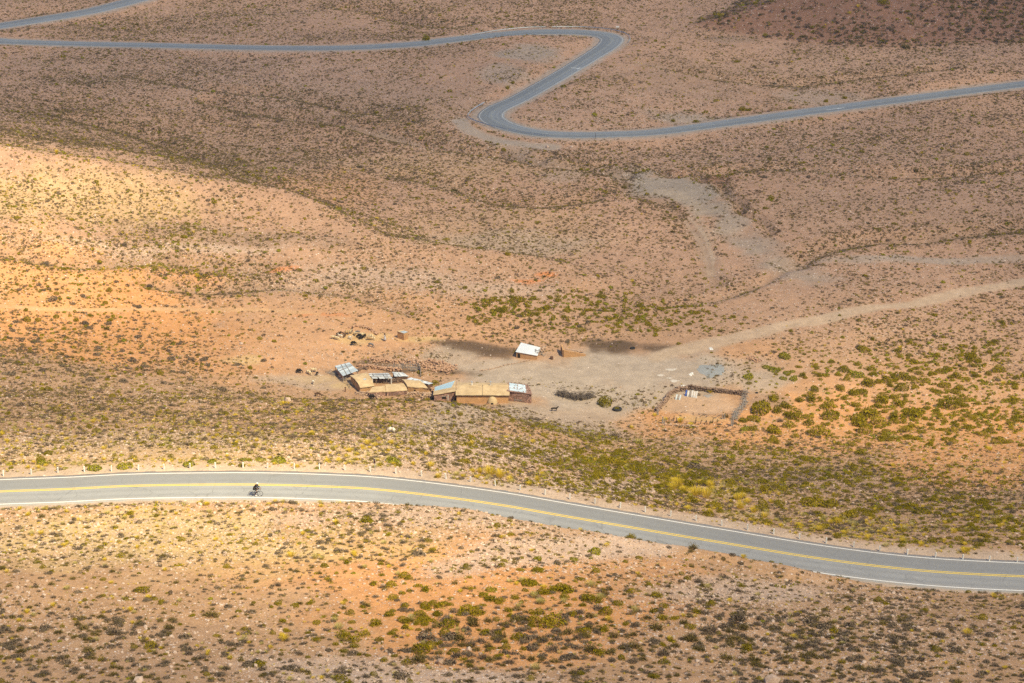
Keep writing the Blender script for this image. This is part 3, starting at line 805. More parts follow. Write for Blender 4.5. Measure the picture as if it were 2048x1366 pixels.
P_TUS = [proto("tussock", tussock(210, .016, 300 + i), M_GOLD if i % 2 else M_PALE) for i in range(6)]
P_TUS_LO = [proto("tussock", tussock(34, .055, 320 + i), M_GOLD if i % 2 else M_PALE) for i in range(4)]
P_ROCK = [proto("stone", stone_mesh(400 + i), M_ROCK) for i in range(6)]

# ---------------------------------------------------------------- where plants grow
def zones(lst):
    out = []
    for p in lst:
        ce, Mi = lin_patch(p); out.append((ce, Mi, p[4]))
    return out
def zfield(x, y, Z, rag, lo=.75, hi=1.15):
    f = np.ones(x.shape)
    for ce, Mi, m in Z:
        dx, dy = x - ce[0], y - ce[1]
        u = Mi[0, 0] * dx + Mi[0, 1] * dy; v = Mi[1, 0] * dx + Mi[1, 1] * dy
        k = 1 - sstep(np.sqrt(u * u + v * v) + .25 * rag, lo, hi)
        f = f * (1 + (m - 1) * k)
    return f
BARE = [(1220,735,230,50,0),(985,735,120,36,.02),(720,682,110,20,.05),(720,765,130,34,.0),(1405,808,105,46,.04),(1070,795,150,26,0),(1160,825,110,22,.06),(950,697,75,16,.1),(1340,378,80,22,.25),(1410,690,150,20,.15),(1560,750,60,36,.25),(1060,110,80,18,.6),(1640,200,150,10,.3),(1420,243,130,8,.3),(600,745,90,30,.35)]
Z_BARE = zones(BARE)
Z_DRY = zones([(900,1190,300,100,.3),(1130,1240,330,80,.6),(1780,800,330,90,.13),(1950,900,200,60,.3),(1640,830,160,60,.2),(120,620,300,100,.7),(700,640,300,70,.7),(600,690,200,50,.5),(250,400,330,75,1.6),(480,478,260,16,1.7),(400,470,260,30,1.5),(700,240,330,60,1.35),(1500,160,400,50,1.2),(1650,960,330,50,1.5),(300,880,500,55,.75),(1200,900,200,50,1.3),(300,1060,330,40,.8),(1900,640,220,60,1.2)])
Z_GRN = zones([(1190,624,210,44,9),(1000,612,90,34,3),(1350,645,140,26,6),(900,640,80,20,3),(1750,800,340,110,6),(1930,800,200,140,3),(1600,950,400,70,4),(1120,900,170,60,6),(1250,960,150,40,5),(850,820,120,25,3),(420,830,350,35,1.2),(1900,1050,250,50,5),(900,1200,300,90,2.4),(1130,1240,330,80,2.2),(120,680,240,70,2.6),(60,560,160,60,2),(1900,670,200,60,3),(700,400,170,60,1.2),(800,440,150,50,1.2),(1000,300,100,20,2),(620,520,120,24,3),(1450,690,200,20,2),(250,430,330,80,4),(480,478,260,16,2),(200,560,300,40,3),(1500,1330,500,40,1.5),(300,1330,300,40,1.5)])
Z_TUS = zones([(760,905,110,30,14),(1000,960,150,25,12),(400,1050,420,60,5),(1450,990,190,42,9),(1420,975,60,14,2.5),(1650,1060,170,30,10),(200,440,380,130,15),(250,925,330,14,6),(420,1290,200,40,3),(300,880,420,60,4),(1900,1060,200,50,5),(900,430,250,50,1.5),(1800,800,330,130,4),(1400,835,60,10,8),(600,1100,250,40,2)])
Z_GSZ = zones([(1900,800,300,140,1.35),(900,1210,300,90,1.25),(1130,1240,330,80,1.3),(1600,960,400,70,1.25),(1180,620,230,45,1.3),(1010,610,120,40,1.2),(1900,1050,250,50,1.3)])
Z_DSZ = zones([(1130,1260,400,80,1.5),(900,1260,250,50,1.4),(120,680,420,90,1.25),(1700,1290,420,80,1.5),(250,1290,400,80,1.45)])
Z_STO = zones([(s[0], s[1], s[2], s[3], 1 + 5.5 * s[4]) for s in STONY])

def candidates(dens, seed, rmin=136, rmax=860, ang=24):
    g = np.random.default_rng(seed)
    A = R(2 * ang) / 2 * (rmax ** 2 - rmin ** 2)
    n = int(A * dens)
    r = np.sqrt(rmin ** 2 + g.random(n) * (rmax ** 2 - rmin ** 2)); t = R(ang) * (2 * g.random(n) - 1)
    return r * np.sin(t), r * np.cos(t), g
ND = {}
def common(x, y, verge):
    rag = fbm(x, y, 6, 3, 81)
    f = zfield(x, y, Z_BARE, rag)
    d, s_, v_ = poly_dist(x, y, ROAD_N)
    clear = np.where(s_ > 0, 1.2, .75)
    f = f * np.where(d > 1e8, 1, np.where(d < v_[:, 3] + clear, 0, np.where((d < v_[:, 3] + 4.2) & (s_ > 0), verge, 1)))
    d, s_, v_ = poly_dist(x, y, ROAD_F)
    f = f * np.where(d > 1e8, 1, np.where(d < v_[:, 3] + 1.5, 0, np.where(d < v_[:, 3] + 3, .4, 1)))
    for P, w, c_ in TRK:
        d, s_, v_ = poly_dist(x, y, P); f = f * np.where(d < w * 1.15, .03, 1)
    for P, w, c_ in WSH:
        d, s_, v_ = poly_dist(x, y, P); f = f * np.where(d < w * .9, .28, 1)
    f = f * np.where((hill_rise(x, y) > 2) & (np.hypot(x, y) < 1200), .62, 1)
    for P, w, dp in GULL:
        d, s_, v_ = poly_dist(x, y, P); f = f * np.where(d < 1e8, 1 + 1.6 * np.exp(-((d - w) / w) ** 2), 1)
    return f, rag
def grow(dens, far_dens, seed, Z, Zs, size, verge, clump=.6, sig=.38, cap=3.2, shrink=0):
    mx = max(dens, far_dens) * cap
    x, y, g = candidates(mx, seed)
    f, rag = common(x, y, verge)
    k = sstep(np.hypot(x, y), 300, 430)
    D = dens * (1 - k) + far_dens * k
    D = D * f * zfield(x, y, Z, rag, .6, 1.2) * np.clip(1 + 1.3 * k * fbm(x, y * .7, 60, 3, seed + 8) + clump * 1.6 * fbm(x, y, 16, 4, seed + 5) + clump * fbm(x, y, 4, 2, seed + 6), .05, 3)
    keep = g.random(len(x)) < D / mx
    x, y = x[keep], y[keep]
    s = size * np.exp(sig * g.normal(size=len(x)))
    s = s * (1 - shrink * k[keep])
    s = s * np.where(hill_rise(x, y) > 2, 2.1, 1)
    if Zs: s = s * zfield(x, y, Zs, rag[keep], .5, 1.3)
    return x, y, s, g

def manual(zx, zy, zoom, lst):
    return [(zx + a / zoom, zy + b / zoom, w / zoom) for a, b, w in lst]
MAN_GREEN = (
 manual(1480, 680, 3.606, [(920,325,115),(1000,315,60),(1055,300,70),(1160,275,120),(1235,290,75),(1265,345,60),(1165,360,105),(1095,340,50),(540,370,62),(580,338,26),(730,365,60),(820,395,105),(900,375,46),(750,430,75),(835,480,85),(935,218,64),(1555,268,75),(1475,340,85),(1400,378,95),(1550,390,70),(1700,415,28),(1345,303,70),(1020,455,120),(1115,420,90),(1145,470,110),(520,440,110),(425,445,65),(250,437,110),(345,490,95),(150,520,165),(275,525,80),(640,485,85),(655,560,150),(490,565,80),(400,570,110),(340,545,75),(350,630,88),(495,612,80),(630,612,65),(1520,485,125),(1605,478,45),(1635,450,32),(1250,555,130),(1290,520,70),(1115,575,115),(1000,605,110),(930,545,150),(860,590,125),(1045,527,55),(995,490,80),(850,620,130),(900,670,110),(575,690,150),(265,675,130),(240,730,70),(265,750,55),(495,670,45),(400,705,60),(1190,660,85),(1245,720,35),(1080,730,60),(1360,765,90),(1525,748,85),(1600,590,60),(1805,655,65),(1870,748,110),(1985,670,45),(2025,770,60),(1980,345,50),(1290,250,60),(1440,235,60),(1100,275,50),(430,200,50),(450,265,70),(470,278,40),(65,318,45),(750,225,90),(770,290,65),(720,260,35),(555,215,48),(20,590,80),(100,580,90),(100,655,60),(1265,215,60),(1610,215,60),(1690,265,60),(1640,290,50),(1790,255,50),(590,165,30),(665,165,40),(840,185,45)])
 + manual(600, 1060, 4.096, [(850,388,98),(540,102,55),(1995,525,105),(1910,445,90),(1650,303,62),(1390,395,48),(435,915,110),(525,870,100),(630,782,115),(725,705,95),(1055,748,150),(860,808,80),(985,1005,150),(1070,960,100),(765,568,95),(1085,620,85),(1505,548,85),(1715,708,75),(1185,865,95),(1790,900,115),(1690,975,85),(135,770,80),(770,1040,70),(560,1038,48),(375,1005,60),(340,1000,50),(650,910,70),(775,832,60),(190,722,65),(1815,235,50),(1945,345,100),(1630,610,60),(1505,625,65),(1910,760,110),(2020,755,90),(1830,985,65),(490,1030,50),(690,1078,60),(135,905,80),(70,850,60)])
 + manual(1050, 1080, 3.7236, [(60,335,78),(135,405,95),(460,455,118),(695,487,85),(550,325,50),(580,380,50),(925,355,55),(1210,300,58),(1080,330,38),(590,685,110),(1025,595,95),(600,555,105),(200,635,190),(1230,660,85),(100,155,65),(95,240,85),(525,245,70),(1035,920,80),(720,890,70),(850,145,60),(745,170,50),(1655,820,110),(1270,545,90),(360,570,80)])
 + manual(1200, 860, 4.096, [(945,650,130),(885,710,90),(1340,510,105),(1185,512,120),(1075,455,110),(1765,520,95),(1800,720,90),(1470,620,100),(1330,665,125),(1335,610,100),(1890,640,150),(1550,880,150),(1110,165,80),(1190,160,75),(1670,245,80),(1605,275,60),(1560,340,65),(740,470,110),(610,335,90),(860,390,90),(1400,110,70),(1445,115,60),(940,85,65),(1025,105,55),(260,575,65),(480,610,65),(360,410,90),(570,495,60),(755,570,80),(1930,550,70),(1620,545,50),(1935,885,80),(1535,745,80),(1360,780,80),(1270,750,80),(100,280,110),(120,400,110),(60,110,90),(140,190,70)])
 + manual(0, 560, 4.096, [(135,45,45),(895,95,50),(865,195,50),(620,340,52),(405,510,60),(1315,780,65),(1120,745,50),(670,660,48),(135,685,80),(225,340,65),(310,340,55),(210,250,55),(1145,905,50),(920,965,60),(970,930,50),(880,825,50),(460,310,60)])
 + [(1210,811,30),(1065,857,15),(1205,862,12),(990,826,14),(1485,222,16),(1497,222,13),(1581,219,14),(1346,244,11),(1392,246,12),(1652,205,13),(1689,198,13),(1025,168,10),(1015,178,12),(1008,302,12),(852,80,22),(1240,905,16),(1030,1000,14)])
MAN_LIME = (manual(1480, 680, 3.606, [(250,225,80),(335,245,65),(195,205,70),(380,235,45),(320,130,90),(310,285,55),(390,290,65),(65,275,85),(40,655,75),(850,265,95)])
 + manual(1050, 1080, 3.7236, [(520,103,95),(365,155,70)]) + manual(600, 1060, 4.096, [(1565,505,90),(1950,250,75)])
 + [(84,930,24),(190,940,28),(250,936,29),(378,932,23),(491,923,22),(520,923,22),(560,925,34),(787,926,30),(634,938,12),(53,950,12),(130,938,12),(424,926,18)])
MAN_DRY = (manual(600, 1060, 4.096, [(665,262,75),(845,290,60),(1350,485,80),(680,478,80),(620,555,75),(1540,755,100),(1420,785,145),(1310,905,150),(1330,955,110),(1640,785,75),(1805,835,130),(1840,750,110),(1660,880,120),(970,1085,190),(1285,1045,130),(1400,1040,120),(1500,1060,110),(1140,1020,110),(1475,910,60),(380,185,65),(1310,352,65),(1480,280,60),(1175,555,60),(505,632,50),(360,650,65),(1590,252,85),(785,880,80),(1050,835,90),(1990,910,130),(1960,570,100),(980,610,80),(1180,770,60)])
 + manual(1050, 1080, 3.7236, [(295,215,50),(280,292,60),(370,390,65),(675,303,50),(765,385,85),(600,410,90),(850,278,65),(1290,320,95),(1320,350,70),(1590,390,95),(1130,467,65),(480,580,100),(320,700,110),(820,650,110),(915,590,95),(470,665,100),(490,830,165),(810,805,130),(1180,630,110),(975,670,150),(1590,612,200),(1730,640,90),(1750,600,80),(1240,755,130),(1115,800,110),(1030,860,140),(640,850,110),(800,915,110),(1240,890,80),(1625,670,110),(135,765,110),(210,830,140),(330,940,80),(805,715,100),(660,730,110),(45,900,100),(1370,740,90),(1480,740,90),(1250,68,90),(1690,145,90),(1860,150,50)])
 + [(1560,844,20),(1230,875,26),(1452,835,18)])
MAN_DOME = manual(0, 560, 4.096, [(130,350,60),(1085,670,85),(805,565,75),(1165,605,55),(1565,660,80),(345,750,75),(545,640,60),(155,85,55),(740,830,110),(1400,655,80),(1670,660,90),(1940,700,70),(790,620,80),(1180,715,80),(560,750,70),(1700,705,55),(1500,765,70),(1140,440,45),(75,780,130),(330,410,60),(150,485,45),(275,520,50),(590,200,60),(680,135,60),(400,80,55),(430,165,90),(320,45,60),(1100,335,55),(700,365,80),(890,365,70),(950,735,60),(1000,590,60),(1820,910,90),(1560,825,70),(1010,840,90)])
MAN_TUS = (manual(600, 1060, 4.096, [(915,750,90),(320,815,100),(285,745,70),(1980,610,100),(1920,560,90),(1075,270,50),(1100,330,60),(530,318,60),(180,245,60),(125,237,75),(1790,640,60)])
 + manual(1050, 1080, 3.7236, [(490,350,90),(110,475,90),(290,470,70),(560,445,90),(820,545,80)]))
MAN_GOLD = (manual(1200, 860, 4.096, [(600,490,110),(690,510,100),(780,540,150),(870,560,130),(905,470,110),(610,440,100),(1130,580,110),(1210,600,90),(1150,650,110),(1260,680,90),(1350,720,90),(1465,540,50),(1400,600,60),(2010,860,70),(1890,770,70),(1950,770,80),(640,470,120)])
 + manual(600, 1060, 4.096, [(885,875,45),(610,980,35)]) + [(827,931,14),(862,934,22),(980,952,32),(1000,956,28),(1020,962,20),(960,947,18),(945,945,16),(1075,964,18),(725,897,14),(735,890,22),(750,893,16),(700,905,16),(1421,786,16),(1310,833,12),(1330,843,14),(1360,846,18),(1382,852,16)])

def zone(px, py):
    yr = np.interp(px, [a[0] for a in NEAR], [a[1] for a in NEAR])
    if py > yr + 8:
        if 620 < px < 1420 and py < 1330: return "on the orange bare slope below the near road"
        if py < yr + 110 and px < 900: return "on the sunlit bank just below the near road"
        return "on the stony slope at the lower left corner" if px < 1000 else "on the stony slope at the lower right corner"
    if py > yr - 62: return "on the far verge of the near road"
    if py > 785 and px < 1330: return "on the slope between the near road and farmhouse"
    if py > 880: return "in the thick scrub above the right end of near road"
    if px > 1440 and py > 660: return "on the sandy flat right of the stone pen"
    if py > 800: return "around the open stone pen"
    if px < 640 and py > 540: return "on the orange hillside left of the farm"
    if px < 900 and py > 280: return "on the sunlit spur at the left"
    if py > 560 and px < 1500: return "in the green belt behind the white roofed hut"
    if py < 300: return "beside the winding far road"
    return "on the brown plain behind the farm"
BUSHES = []
def place_one(kind, name, me, x, y, rad, hh, phrase, group):
    z = float(z_at(x, y)) - .04
    px, py, _ = project(np.array([x, y, z]))
    o = link(name, me, loc=(x, y, z), rot=(0, 0, random.uniform(0, 6.283)), scl=(rad, rad * random.uniform(.85, 1.1), hh))
    tag(o, phrase + " " + zone(float(px), float(py)), kind, group)
    return o
def scatter(name, label, x, y, s, hs, protos, lo, pick_lo, seed):
    g = np.random.default_rng(seed); n = len(x)
    allp = protos + lo
    c = bpy.data.collections.new(name + "_kinds")
    for i, me in enumerate(allp):
        c.objects.link(bpy.data.objects.new("%s_kind_%02d" % (name, i), me))
    z = z_at(x, y) - .03
    me = bpy.data.meshes.new(name)
    me.vertices.add(n); me.vertices.foreach_set("co", np.stack([x, y, z], 1).astype(np.float32).ravel())
    def at(nm, typ, key, a):
        q = me.attributes.new(nm, typ, 'POINT'); q.data.foreach_set(key, np.ascontiguousarray(a).ravel())
    w = .85 + .3 * g.random(n)
    at("size3", 'FLOAT_VECTOR', "vector", np.stack([s, s * w, hs], 1).astype(np.float32))
    at("turn", 'FLOAT_VECTOR', "vector", np.stack([.15 * g.normal(size=n), .15 * g.normal(size=n), g.random(n) * 6.283], 1).astype(np.float32))
    ix = np.where(pick_lo, len(protos) + g.integers(0, max(1, len(lo)), n), g.integers(0, len(protos), n))
    at("which", 'INT', "value", ix.astype(np.int32))
    o = link(name, me); tag(o, label, kind="stuff")
    ng = bpy.data.node_groups.new(name + "_growth", 'GeometryNodeTree')
    ng.interface.new_socket("Geometry", in_out='INPUT', socket_type='NodeSocketGeometry')
    ng.interface.new_socket("Geometry", in_out='OUTPUT', socket_type='NodeSocketGeometry')
    N = ng.nodes; L = ng.links
    gi = N.new("NodeGroupInput"); go = N.new("NodeGroupOutput")
    ip = N.new("GeometryNodeInstanceOnPoints"); ci = N.new("GeometryNodeCollectionInfo")
    ci.inputs[0].default_value = c; ci.inputs["Separate Children"].default_value = True; ci.inputs["Reset Children"].default_value = True
    def na(nm, t):
        q = N.new("GeometryNodeInputNamedAttribute"); q.data_type = t; q.inputs[0].default_value = nm; return q.outputs[0]
    L.new(gi.outputs[0], ip.inputs["Points"]); L.new(ci.outputs[0], ip.inputs["Instance"]); ip.inputs["Pick Instance"].default_value = True
    L.new(na("which", 'INT'), ip.inputs["Instance Index"]); L.new(na("size3", 'FLOAT_VECTOR'), ip.inputs["Scale"])
    er = N.new("FunctionNodeEulerToRotation"); L.new(na("turn", 'FLOAT_VECTOR'), er.inputs[0]); L.new(er.outputs[0], ip.inputs["Rotation"])
    L.new(ip.outputs[0], go.inputs[0])
    md = o.modifiers.new("growth", 'NODES'); md.node_group = ng
    return o
def in_view(x, y):
    px, py, dep = project(np.stack([x, y, z_at(x, y)], 1))
    return (px > 4) & (px < 2044) & (py > 4) & (py < 1360), FOC / dep, px, py
def keep_off(x, y, spots, fac=.8):
    ok = np.ones(len(x), bool)
    for sx, sy, sr in spots:
        ok &= np.hypot(x - sx, y - sy) > sr * fac
    return ok

random.seed(5)
spots = []
def manual_set(lst, kind, name, protos, phrase_big, phrase, group, hfac):
    for a, b, w in lst:
        p = ground(a, b - 1); rad = max(w / ppm(p) / 2 * 1.16, .18)
        dr, _, vr = poly_dist(np.array([p[0]]), np.array([p[1]]), ROAD_N)
        if dr[0] < 4.4 + rad * .6: continue
        hh = rad * hfac * random.uniform(.75, 1.3)
        ph = phrase_big if w > 24 else phrase
        place_one(kind, name, random.choice(protos), p[0], p[1], rad, hh, ph, group)
        spots.append((p[0], p[1], rad))
    return len(lst)
n_green = manual_set(MAN_GREEN, "shrub", "green_shrub", [m for m in P_GREEN if m.materials[0] is M_GREEN], "large dark olive rounded shrub", "dark olive rounded shrub", "green shrubs", 1.25)
n_green += manual_set(MAN_LIME, "shrub", "green_shrub", P_LIME, "wide lime green cushion shrub", "small lime green cushion shrub", "green shrubs", 1.05)
n_dry = manual_set(MAN_DRY, "shrub", "dry_shrub", P_DRY, "large grey brown twiggy shrub", "grey brown twiggy shrub", "dry shrubs", 1.25)
n_dry += manual_set(MAN_DOME, "shrub", "dry_shrub", P_DOME, "wide grey cushion shaped dry shrub", "grey cushion shaped dry shrub", "dry shrubs", 1.0)
n_tus = manual_set(MAN_TUS, "grass", "grass_tussock", [P_TUS[0], P_TUS[2], P_TUS[4]], "pale straw grass tussock", "pale straw grass tussock", "grass tussocks", 1.2)
n_tus += manual_set(MAN_GOLD, "grass", "grass_tussock", [P_TUS[1], P_TUS[3], P_TUS[5]], "golden yellow grass tussock", "golden yellow grass tussock", "grass tussocks", 1.1)

def populate(x, y, s, hfac, g, n_ind, kind, name, protos, phrase, group, stuff_name, stuff_label, lo, seed, lo_px):
    ok = keep_off(x, y, spots); x, y, s = x[ok], y[ok], s[ok]
    vis, pm, px, py = in_view(x, y)
    rank = np.where(vis, s * pm, 0); top = np.argsort(-rank)[:max(0, n_ind)]
    for i in top:
        place_one(kind, name, random.choice(protos), x[i], y[i], s[i], s[i] * hfac * random.uniform(.85, 1.15), phrase, group)
    m = np.ones(len(x), bool); m[top] = False
    x, y, s, pm = x[m], y[m], s[m], pm[m]
    h = s * hfac * (.8 + .4 * g.random(len(x)))
    scatter(stuff_name, stuff_label, x, y, s, h, protos, lo, 2 * s * pm < lo_px, seed)
    return len(x)

gx_, gy_, gs_, gg = grow(.07, .05, 1001, Z_GRN, Z_GSZ, .31, .5, cap=15)
c1 = populate(gx_, gy_, gs_, 1.1, gg, 300 - n_green, "shrub", "green_shrub", [m for m in P_GREEN if m.materials[0] is M_GREEN], "olive green rounded shrub", "green shrubs", "green_scrub", "countless small olive green bushes dotting the valley", P_GREEN_LO, 2001, 13)
dx_, dy_, ds_, dg = grow(1.45, 1.5, 1002, Z_DRY, Z_DSZ, .25, .25, cap=3.6)
c2 = populate(dx_, dy_, ds_, 1.05, dg, 300 - n_dry, "shrub", "dry_shrub", P_DRY + P_DOME, "grey brown twiggy shrub", "dry shrubs", "dry_scrub", "countless small grey brown dry bushes covering the desert", P_DRY_LO, 2002, 13)
tx_, ty_, ts_, tg = grow(.085, .03, 1003, Z_TUS, None, .24, 2.5, cap=14)
c3 = populate(tx_, ty_, ts_, 1.0, tg, 200 - n_tus, "grass", "grass_tussock", P_TUS, "yellow grass tussock", "grass tussocks", "dry_grass", "scattered tufts of yellow grass over the slopes", P_TUS_LO, 2003, 12)
sx_, sy_, ss_, sg = grow(1.2, .35, 1004, Z_STO, None, .07, .5, .5, .5, cap=6)
ok = keep_off(sx_, sy_, spots, .5); sx_, sy_, ss_ = sx_[ok], sy_[ok], ss_[ok]
ss_ = np.minimum(ss_, .25)
scatter("loose_stones", "countless loose pale pink stones strewn over the ground", sx_, sy_, ss_, ss_ * .8, P_ROCK, [], np.zeros(len(sx_), bool), 2004)
fx_, fy_, fs_, fg = grow(1.1, .25, 1005, zones([(900,1190,300,100,1.0),(1780,820,340,90,.25),(1130,1240,330,80,1.3)]), None, .11, .7)
scatter("low_herbs", "tiny dry herbs speckling the bare earth", fx_, fy_, fs_, fs_ * 1.1, P_DRY_LO + P_TUS_LO[:2], [], np.zeros(len(fx_), bool), 2005)
print("SCATTER", n_green, n_dry, n_tus, c1, c2, c3, len(sx_), len(fx_))
# boulders that stand out
BOULD = [(1540,1366,38,"big angular pink boulder at the bottom edge of the slope"),(879,1328,23,"white angular boulder at the lower edge of the orange slope"),(938,1301,15,"pale flat boulder between twiggy shrubs on the orange slope"),
 (278,1366,24,"whitish boulder at the bottom left edge"),(512,1335,16,"pale low boulder on the stony lower left slope"),(1919,1240,22,"long pale boulder on the lower right slope"),(1144,1085,14,"flat white stone on the crest below the road"),
 (483,690,9,"lone white boulder on the hillside left of the flock"),(335,490,8,"lone white boulder on the sunlit spur"),(1095,296,9,"pinkish white boulder below the far road bend"),(730,815,12,"white boulder on the slope below the mud roofs"),(575,804,18,"flat pale rock slab on the ridge crest"),(1144,296,8,"small pink boulder right of the far bend boulder"),(664,742,6,"white stone beside the corrugated shed"),(1700,425,7,"pale stone on the brown plain at the right"),(683,1216,12,"white stone beside a dry shrub on the orange slope")]
for i, (a, b, w, lab) in enumerate(BOULD):
    p = ground(a, b - 1); rad = w / ppm(p) / 2
    tag(link("boulder", P_ROCK[i % 6], loc=(p[0], p[1], p[2] - .1 * rad), rot=(.1, .2, i * 1.3), scl=(rad, rad * .8, rad * .95)), lab, "boulder")

# ---------------------------------------------------------------- the farm
M_ADOBE = mat("adobe_brick", (.50, .295, .145), (.36, .21, .105), .8, .95, .4)
M_MUD = mat("mud_plaster_roof", (.57, .425, .25), (.42, .30, .17), .7, .95, .4)
M_STONE = mat("pink_rubble_masonry", (.36, .245, .20), (.30, .19, .155), 1.0, .95, .6, vor=3.4)
M_DARKST = mat("brown_rubble_masonry", (.19, .125, .09), (.13, .085, .065), 1.0, .95, .6, vor=3.6)
M_WOOD = mat("weathered_grey_wood", (.34, .31, .285), (.22, .19, .17), 4, .9, .3)
M_BRUSH = mat("dry_brushwood", (.20, .165, .135), (.115, .09, .072), 3, .95, .3)
M_DARKW = mat("dark_old_wood", (.075, .055, .042), (.05, .038, .03), 4, .9, .3)
M_RUB = mat("black_rubber", (.018, .018, .02), (.03, .03, .03), 6, .8, .3, .3)
M_POSTW = mat("white_painted_concrete", (.68, .67, .64), (.52, .50, .46), 6, .8, .1)
M_STEEL = mat("galvanised_steel", (.42, .46, .50), (.34, .38, .42), 5, .5, .05, .5, .3)
M_CLOTH = mat("white_plastic_sheet", (.72, .72, .70), (.58, .57, .55), 2, .6, .3)
M_DARK = mat("dark_opening", (.02, .016, .013), (.03, .022, .018), 3, .95, .1)
M_BLUEP = mat("blue_painted_board", (.05, .12, .42), (.04, .09, .30), 3, .6, .1)
M_OVEN = mat("clay_oven_plaster", (.50, .38, .22), (.42, .31, .18), 2, .95, .3)
M_WHITEP = mat("white_paint", (.74, .73, .70), (.6, .58, .55), 5, .7, .1)
def sheet_mat(name, a, b, rust):
    k = NT(name)
    g = k.n("NewGeometry"); co = k.n("TexCoord").outputs["Object"]
    c = k.mix(g.outputs["Random Per Island"], c4(a), c4(b))
    n = k.noise(co, 1.6, 5, .7)
    c = k.mix(k.ramp(n, .56, .72, 0, .7), c, c4(rust))
    w = k.n("TexWave"); k.l(co, w.inputs["Vector"]); w.inputs["Scale"].default_value = 4.0
    k.surf(c, .45, w.outputs["Fac"], .4, .03, .4, .15)
    return k.m
M_ZINC = sheet_mat("corrugated_zinc", (.24, .29, .33), (.56, .64, .70), (.25, .22, .20))
M_SHEET = sheet_mat("pale_roof_sheet", (.34, .37, .39), (.66, .68, .68), (.36, .31, .27))
M_BLUE = sheet_mat("pale_blue_sheet", (.32, .50, .60), (.44, .60, .68), (.46, .42, .36))
M_WROOF = sheet_mat("white_roof_sheet", (.56, .60, .63), (.72, .75, .76), (.55, .55, .53))
M_REEL = sheet_mat("patched_blue_sheet", (.52, .66, .72), (.68, .78, .82), (.30, .27, .25))

def P3(px, py, h):
    """point of the photo that stands h metres over the ground below it"""
    z = 0.0
    for _ in range(6):
        p = at_height(px, py, z + h); z = float(z_at(p[0], p[1]))
    return Vector(at_height(px, py, z + h))
def patch(c, nu, nv, bulge=0.0, thick=.1, axis='v', jit=0.0, lift=0.0):
    """a roof skin between four corners (front left, front right, back right, back left)"""
    b = MB(); top = []
    for j in range(nv + 1):
        v = j / nv
        for i in range(nu + 1):
            u = i / nu
            p = (c[0] * (1 - u) + c[1] * u) * (1 - v) + (c[3] * (1 - u) + c[2] * u) * v
            t = v if axis == 'v' else u
            if jit and (i in (0, nu) or j in (0, nv)): p = p + Vector((random.uniform(-.09, .09), random.uniform(-.09, .09), 0))
            p = p + Vector((0, 0, lift + bulge * math.sin(math.pi * t) + (random.uniform(-jit, jit) if jit else 0)))
            top.append(p)
    n = nu + 1; N = len(top)
    vs = [tuple(p) for p in top] + [(p.x, p.y, p.z - thick) for p in top]
    fs = []
    for j in range(nv):
        for i in range(nu):
            a = j * n + i
            fs.append((a, a + 1, a + n + 1, a + n)); fs.append((N + a, N + a + n, N + a + n + 1, N + a + 1))
    edge = [i for i in range(n)] + [j * n + nu for j in range(1, nv + 1)] + [nv * n + i for i in range(nu - 1, -1, -1)] + [j * n for j in range(nv - 1, 0, -1)]
    for q in range(len(edge)):
        a, e = edge[q], edge[(q + 1) % len(edge)]; fs.append((a, N + a, N + e, e))
    return b.add(vs, fs)
def lerp2(c, u, v): return (c[0] * (1 - u) + c[1] * u) * (1 - v) + (c[3] * (1 - u) + c[2] * u) * v
def sheets(c, nu, nv, lift=.02, thick=.03, gap=.012, jit=.02, skew=.0):
    """separate overlapping sheets laid over a roof"""
    b = MB()
    for j in range(nv):
        for i in range(nu):
            u0, u1, v0, v1 = i / nu + gap, (i + 1) / nu - gap, j / nv + gap, (j + 1) / nv - gap
            s = random.uniform(-skew, skew); z = Vector((0, 0, lift + random.uniform(0, jit)))
            cc = [lerp2(c, u0 + s, v0) + z, lerp2(c, u1 + s, v0) + z, lerp2(c, u1, v1) + z, lerp2(c, u0, v1) + z]
            q = patch(cc, 1, 1, 0, thick); b.add(q.v, q.f)
    return b
def inset(c, d):
    m = sum(c, Vector()) / len(c)
    return [p + (m - p).normalized() * d for p in c]
class Hut:
    """a building given by where the photo shows its four roof corners and their heights"""
    def __init__(s, name, label, cat, px, h, wall_m, over=.22, group=None):
        s.c = [P3(a, b, hh) for (a, b), hh in zip(px, h)]
        s.base = inset(s.c, over)
        ctr = sum(s.c, Vector()) / 4
        gz = [float(z_at(p.x, p.y)) for p in s.base]
        s.root = empty(name, (ctr.x, ctr.y, sum(gz) / 4)); tag(s.root, label, cat, group)
        s.off = s.root.location.copy()
        s.bot = [Vector((p.x, p.y, g - .4)) for p, g in zip(s.base, gz)]
        s.gz = gz
        if wall_m:
            top = [Vector((p.x, p.y, p.z - .09)) for p in s.base]
            s.put('wall', MB().prism(s.bot, top), wall_m)
    def put(s, name, b, m, parent=None, smooth=False):
        o = b.build(name, m, parent or s.root, smooth)
        if parent is None: o.location = -s.off
        return o
    def front(s, t, z, w, h, d, edge=0):
        """a box on the wall plane: t along the edge, z height of its middle, proud of the wall by d"""
        A, B = s.bot[edge], s.bot[(edge + 1) % 4]
        dirv = (B - A); dirv.z = 0; dirv.normalize(); nrm = Vector((dirv.y, -dirv.x, 0))
        g = s.gz[edge] * (1 - t) + s.gz[(edge + 1) % 4] * t
        p = A.lerp(B, t); p = Vector((p.x, p.y, g + z)) + nrm * (d / 2 - .03)
        return MB().box(p, (w, d + .06, h), math.atan2(dirv.y, dirv.x))

random.seed(21)
